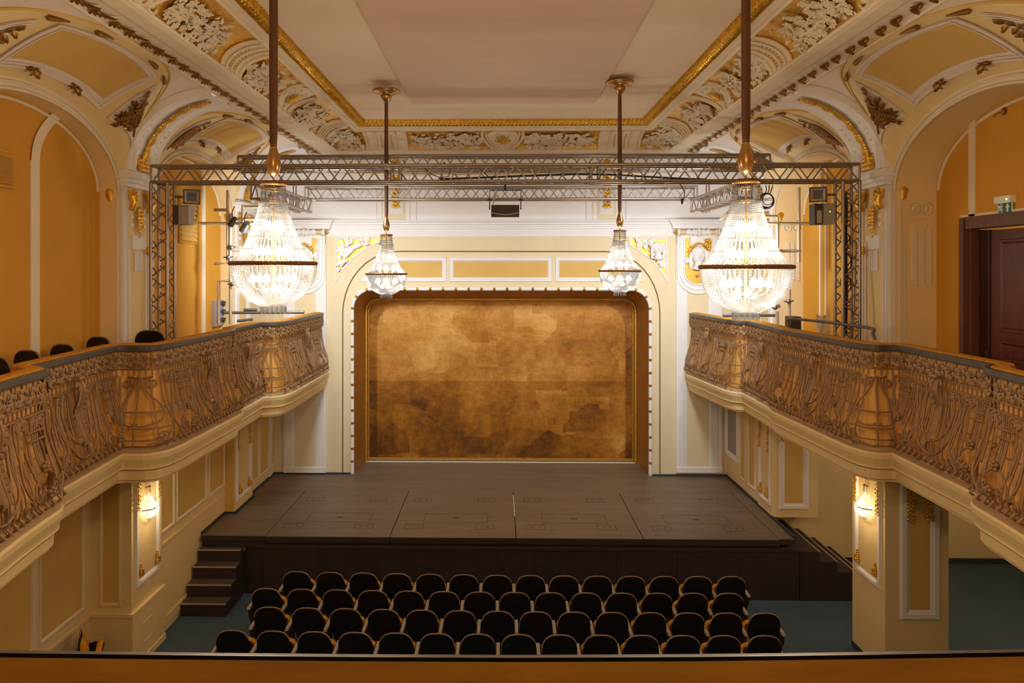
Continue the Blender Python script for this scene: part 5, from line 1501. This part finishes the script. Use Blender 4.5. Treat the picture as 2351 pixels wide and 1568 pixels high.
# exit sign
c0, c1 = P(2291,453,X=X-.02), P(2329,464,X=X-.02); g0, g1 = P(2293,465,X=X-.02), P(2325,489,X=X-.02)
t = thing('exit_sign', 'green running man exit sign with arrow above the right gallery door', 'sign', tuple(c0))
ya, yb2 = sorted((c0.y, c1.y)); m = MB(); m.box(T(ya,c1.z,0), T(yb2,c0.z,.07)); part('lamp_case', m, M['signwhite'], t)
m = MB(); m.ball(T(ya+.06,(c0.z+c1.z)/2,.07), .012, 6, 4); part('led', m, M['led'], t)
ya, yb2 = sorted((g0.y, g1.y)); z0, z1 = g1.z, g0.z
m = MB(); m.box(T(ya-.008,z0-.008,.02), T(yb2+.008,z1,.035)); part('border', m, M['signwhite'], t)
m = MB(); m.box(T(ya,z0,.035), T(yb2,z1-.008,.038)); part('green_plate', m, M['signgreen'], t)
W_ = yb2-ya; H_ = z1-z0
def S(u, v, n=.042): return T(yb2-u*W_, z0+v*H_, n)      # u 0..1 across as seen
m = MB()
def spoly(pts): m.poly([S(u,v) for u,v in pts]); 
spoly([(.60,.50),(.76,.86),(.93,.50),(.83,.50),(.83,.14),(.69,.14),(.69,.50)])     # arrow
part('arrow', m, M['signwhite'], t)
m = MB(); spoly([(.05,.06),(.05,.92),(.42,.92),(.42,.06),(.38,.06),(.38,.88),(.10,.88),(.10,.06)][::1])
spoly([(.08,.06),(.42,.06),(.42,.12),(.08,.12)])
m.poly([S(.29+.05*math.cos(a), .80+.075*math.sin(a), .044) for a in [i*PI/6 for i in range(12)]])
for pts in (((.26,.70),(.23,.46),(.5-.2,.46)), ): m.tube([S(u,v,.044) for u,v in ((.27,.70),(.25,.46))], W_*.06, 6)
for seg in (((.27,.68),(.36,.58),(.42,.62)),((.26,.68),(.17,.6),(.14,.5)),((.25,.46),(.34,.36),(.33,.2)),((.25,.46),(.20,.3),(.10,.24))): m.tube([S(u,v,.044) for u,v in seg], W_*.032, 5)
part('running_figure', m, M['signwhite'], t)

# ================================================================== FOREGROUND LEDGE
zl = 4.80
pts = [P(x,y,Z=zl) for x,y in ((-500,1500),(0,1503),(400,1508),(800,1512),(1175,1514),(1600,1512),(2000,1507),(2351,1501),(2900,1494))]
t = thing('balcony_ledge', 'amber velvet covered front ledge with dark edging right before the viewer', 'ledge', tuple(pts[4]))
path = [(p.x,p.y) for p in pts]
m = MB(); m.sweep(path, [(-.0,zl+.004),(.02,zl),(.035,zl-.012),(.04,zl-.05),(-.1,zl-.06)], -1, 0, sm=True); part('edging', m, M['slate'], t)
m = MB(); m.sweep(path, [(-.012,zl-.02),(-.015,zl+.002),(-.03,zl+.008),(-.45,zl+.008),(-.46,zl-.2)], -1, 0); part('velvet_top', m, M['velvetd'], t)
m = MB(); m.sweep(path, [(-.02,zl-.05),(-.02,ZB),(-.1,ZB)], -1, 0); part('parapet', m, M['cream'], t)

# ================================================================== SEATS
def seat(label, loc, group, first_arm=False, rot=0):
    t = thing('theatre_seat', label, 'seat', loc, group); W = dict(world=False)
    # curved plywood back; outline is a wide rounded shield
    def outl(n=28):
        o = []
        for i in range(n+1):
            a = -PI*.18+(PI+PI*.36)*i/n
            c, s = math.cos(a), math.sin(a)
            x = .232*math.copysign(abs(c)**.62, c); z = .66+.235*math.copysign(abs(s)**.72, s)
            if s < 0: x *= 1-.25*(-s)
            o.append((x, z))
        o += [(-.165,.42),(.165,.42)]
        return o
    o = outl(); 
    def bend(x, z, d): return (x, -.05+1.1*x*x*-.55-.16*(z-.45)+d+.05, z)
    m = MB()
    def disc(d, mi, k=1.0):
        c = bend(0, .64, d); ring = [bend(x*k, .64+(z-.64)*k, d) for x, z in o]; mid = [bend(x*k*.5, .64+(z-.64)*k*.5, d) for x, z in o]
        n = len(o); m.add([c]+mid+ring, [(0,1+i,1+(i+1)%n) for i in range(n)]+[(1+i,1+n+i,1+n+(i+1)%n,1+(i+1)%n) for i in range(n)], mi, True)
    disc(0, 0); disc(.022, 0); part('backrest', m, M['black'], t, **W)
    m = MB(); top = o[6:24]; m.tube([bend(x*1.005, z+.002, .011) for x, z in top], [.004 if i in (0,len(top)-1) else .0125 for i in range(len(top))], 5); part('rim', m, M['rim'], t, **W)
    m = MB()
    def pad(u, v):
        a = u*2*PI; r = v
        x = .20*r*math.copysign(abs(math.cos(a))**.7, math.cos(a)); z = .66+.19*r*math.copysign(abs(math.sin(a))**.7, math.sin(a))
        p = bend(x, z, .03+.04*(1-r**4)); return p
    m.grid(pad, [i/20 for i in range(21)], [.001,.4,.8,.95,1.0]); part('back_cushion', m, M['velvet'], t, **W)
    m = MB()     # tipped up seat
    for (d, k, mi) in ((.10,1,0),):
        vs = []
        for (yy, sc_) in ((.10,.92),(.115,1),(.16,1),(.175,.92)):
            for i in range(24):
                a = 2*PI*i/24; c, s = math.cos(a), math.sin(a)
                vs.append((.238*sc_*math.copysign(abs(c)**.45, c), yy+.06*(s*.5), .52+.165*sc_*math.copysign(abs(s)**.45, s)))
        m.add(vs, [(r*24+i, r*24+(i+1)%24, (r+1)*24+(i+1)%24, (r+1)*24+i) for r in range(3) for i in range(24)]+[tuple(range(24)), tuple(range(72,96))], 0, True)
    part('seat_cushion', m, M['velvet'], t, **W)
    for s in ((-1,1) if first_arm else (1,)):
        x = s*.265
        m = MB(); m.prism([(x-.018,-.10,.60),(x-.018,.16,.62),(x-.018,.20,.56),(x-.018,.16,.40),(x-.018,.14,.02),(x-.018,.02,.02),(x-.018,.0,.36),(x-.018,-.08,.48)], (.036,0,0)); m.box((x-.03,-.08,0),(x+.03,.20,.02))
        a = part('arm_standard', m, M['darkwood'], t, **W)
        m = MB(); m.add([(x-.026,-.13,.60),(x+.026,-.13,.60),(x+.026,.20,.635),(x-.026,.20,.635),(x-.02,-.12,.628),(x+.02,-.12,.628),(x+.022,.19,.655),(x-.022,.19,.655)], [(0,1,5,4),(1,2,6,5),(2,3,7,6),(3,0,4,7),(4,5,6,7)]); part('arm_pad', m, M['armgrey'], a, **W)
    t.rotation_euler = (0,0,rot); return t
rows = [(682.5,1315,1678,1326.6,'row nearest the stage'),(613,1354,1671,1365,'second row from the stage'),(620,1397,1754,1411,'third row from the stage'),(535,1450.6,1754,1463,'row nearest the viewer')]
ORD = ['first','second','third','fourth','fifth','sixth','seventh','eighth','ninth','tenth','eleventh','twelfth','thirteenth','last']
protoA = protoB = None
for ri, (x0, y0, x1, y1, nm) in enumerate(rows):
    for k in range(14):
        f = k/13; px = x0+(x1-x0)*f; py = y0+(y1-y0)*f+3*math.sin(PI*f)
        q = P(px, py, Z=.885); loc = (q.x, q.y+.07, 0)
        lab = 'black plywood theatre seat, %s from the left in the %s' % (ORD[k], nm); grp = 'theatre seats, '+nm
        if k == 0:
            if protoA is None: s_ = protoA = seat(lab, loc, grp, True)
            else: s_ = copy_tree(protoA)
        else:
            if protoB is None: s_ = protoB = seat(lab, loc, grp)
            else: s_ = copy_tree(protoB)
        s_.location = loc; s_['label'] = lab; s_['group'] = grp
        s_.rotation_euler = (0,0,(0.5-f)*.10*-1)
q = P(186,1456,Z=.86); s_ = copy_tree(protoA); s_.location = (q.x+.06,q.y,0); s_.rotation_euler = (0,0,-PI*.36)
s_['label'] = 'single black theatre seat seen from the side by the left wall'; s_['group'] = 'stray seats'
# gallery seats: only the tops of the backs show over the railing
for i, (px, py, w) in enumerate(((352,760,'beside the front truss upright'),(238,775,'farthest of the four in a line along the left gallery'),(158,792,'second farthest of the four in a line along the left gallery'),(78,806,'third farthest of the four in a line along the left gallery'),(8,822,'nearest of the four in a line along the left gallery'))):
    X = -4.93 if i == 0 else -5.38
    q = P(px, py, X=X); s_ = copy_tree(protoA); s_.location = (q.x, q.y, q.z-.885); s_.rotation_euler = (0,0,-.35 if i else -.1)
    s_['label'] = 'black seat back, '+w; s_['group'] = 'seats on the left gallery'
m = MB(); zf = P(158,792,X=-5.38).z-.885; m.box((-5.85,5,ZB),(-5.15,9.9,zf)); struct('floor_gallery_step', m, M['carpet'])
# ================================================================== LIGHT
def plight(name, loc, e, col, r=.06):
    l = bpy.data.lights.new(name, 'POINT'); l.energy = e; l.color = col; l.shadow_soft_size = r
    o = bpy.data.objects.new(name, l); o.location = loc; COL.objects.link(o); return o
def alight(name, loc, tgt, e, col, sx, sy=None, spread=PI):
    l = bpy.data.lights.new(name, 'AREA'); l.energy = e; l.color = col; l.shape = 'RECTANGLE'; l.size = sx; l.size_y = sy or sx; l.spread = spread
    o = bpy.data.objects.new(name, l); o.location = loc; COL.objects.link(o)
    o.rotation_euler = (Vector(tgt)-Vector(loc)).to_track_quat('-Z', 'Y').to_euler(); return o
w = bpy.data.worlds.new('world'); sc.world = w; w.use_nodes = True
w.node_tree.nodes['Background'].inputs[0].default_value = (1,.8,.58,1); w.node_tree.nodes['Background'].inputs[1].default_value = .45
WARM = (1,.79,.53)
for i, p in enumerate(CH):
    near = i < 2
    for dz_, k in ((.2,.4),(-.12,.6)):
        plight('chandelier_light', (p.x,p.y,p.z+dz_), (250 if near else 105)*k, WARM if near else (1,.90,.74), .12)
for p, s in SCO:
    plight('sconce_light', (p.x+s*.16,p.y,p.z-.02), 18, (1,.76,.46), .05)
for s in (-1,1):
    alight('stage_flood', (s*3.2+.05,11.0,7.2), (s*2.4,15.7,3.8), 78, (.88,.93,1), .8, None, 1.9)
    alight('stage_flood', (s*4.4+.05,12.7,6.2), (s*5.4,15.7,5.9), 40, (.92,.96,1), .3)
plight('fill_light', (0,-1.2,7.6), 190, (1,.76,.48), .4)  # added fill behind the viewer for the ledge and near hall, no fixture
plight('passage_fill', (8.3,10.5,2.7), 34, (1,.86,.7), .2)  # added fill under the right gallery to brighten the dark passage
plight('passage_fill', (7.2,12.0,2.7), 8, (1,.84,.64), .2)  # second added fill, brightens the wall behind the right pillar
plight('foyer_light', (WX[1]+1.8,8.8,6.0), 25, (1,.7,.4), .2)
sc.view_settings.view_transform = 'Standard'
sc.cycles.use_denoising = True
sc.cycles.max_bounces = 6; sc.cycles.use_adaptive_sampling = True; sc.cycles.adaptive_threshold = .025; sc.cycles.transparent_max_bounces = 20
sc.cycles.sample_clamp_indirect = 6

try:
    sc.cycles.denoising_prefilter = 'ACCURATE'; sc.cycles.denoising_input_passes = 'RGB_ALBEDO_NORMAL'
except Exception: pass
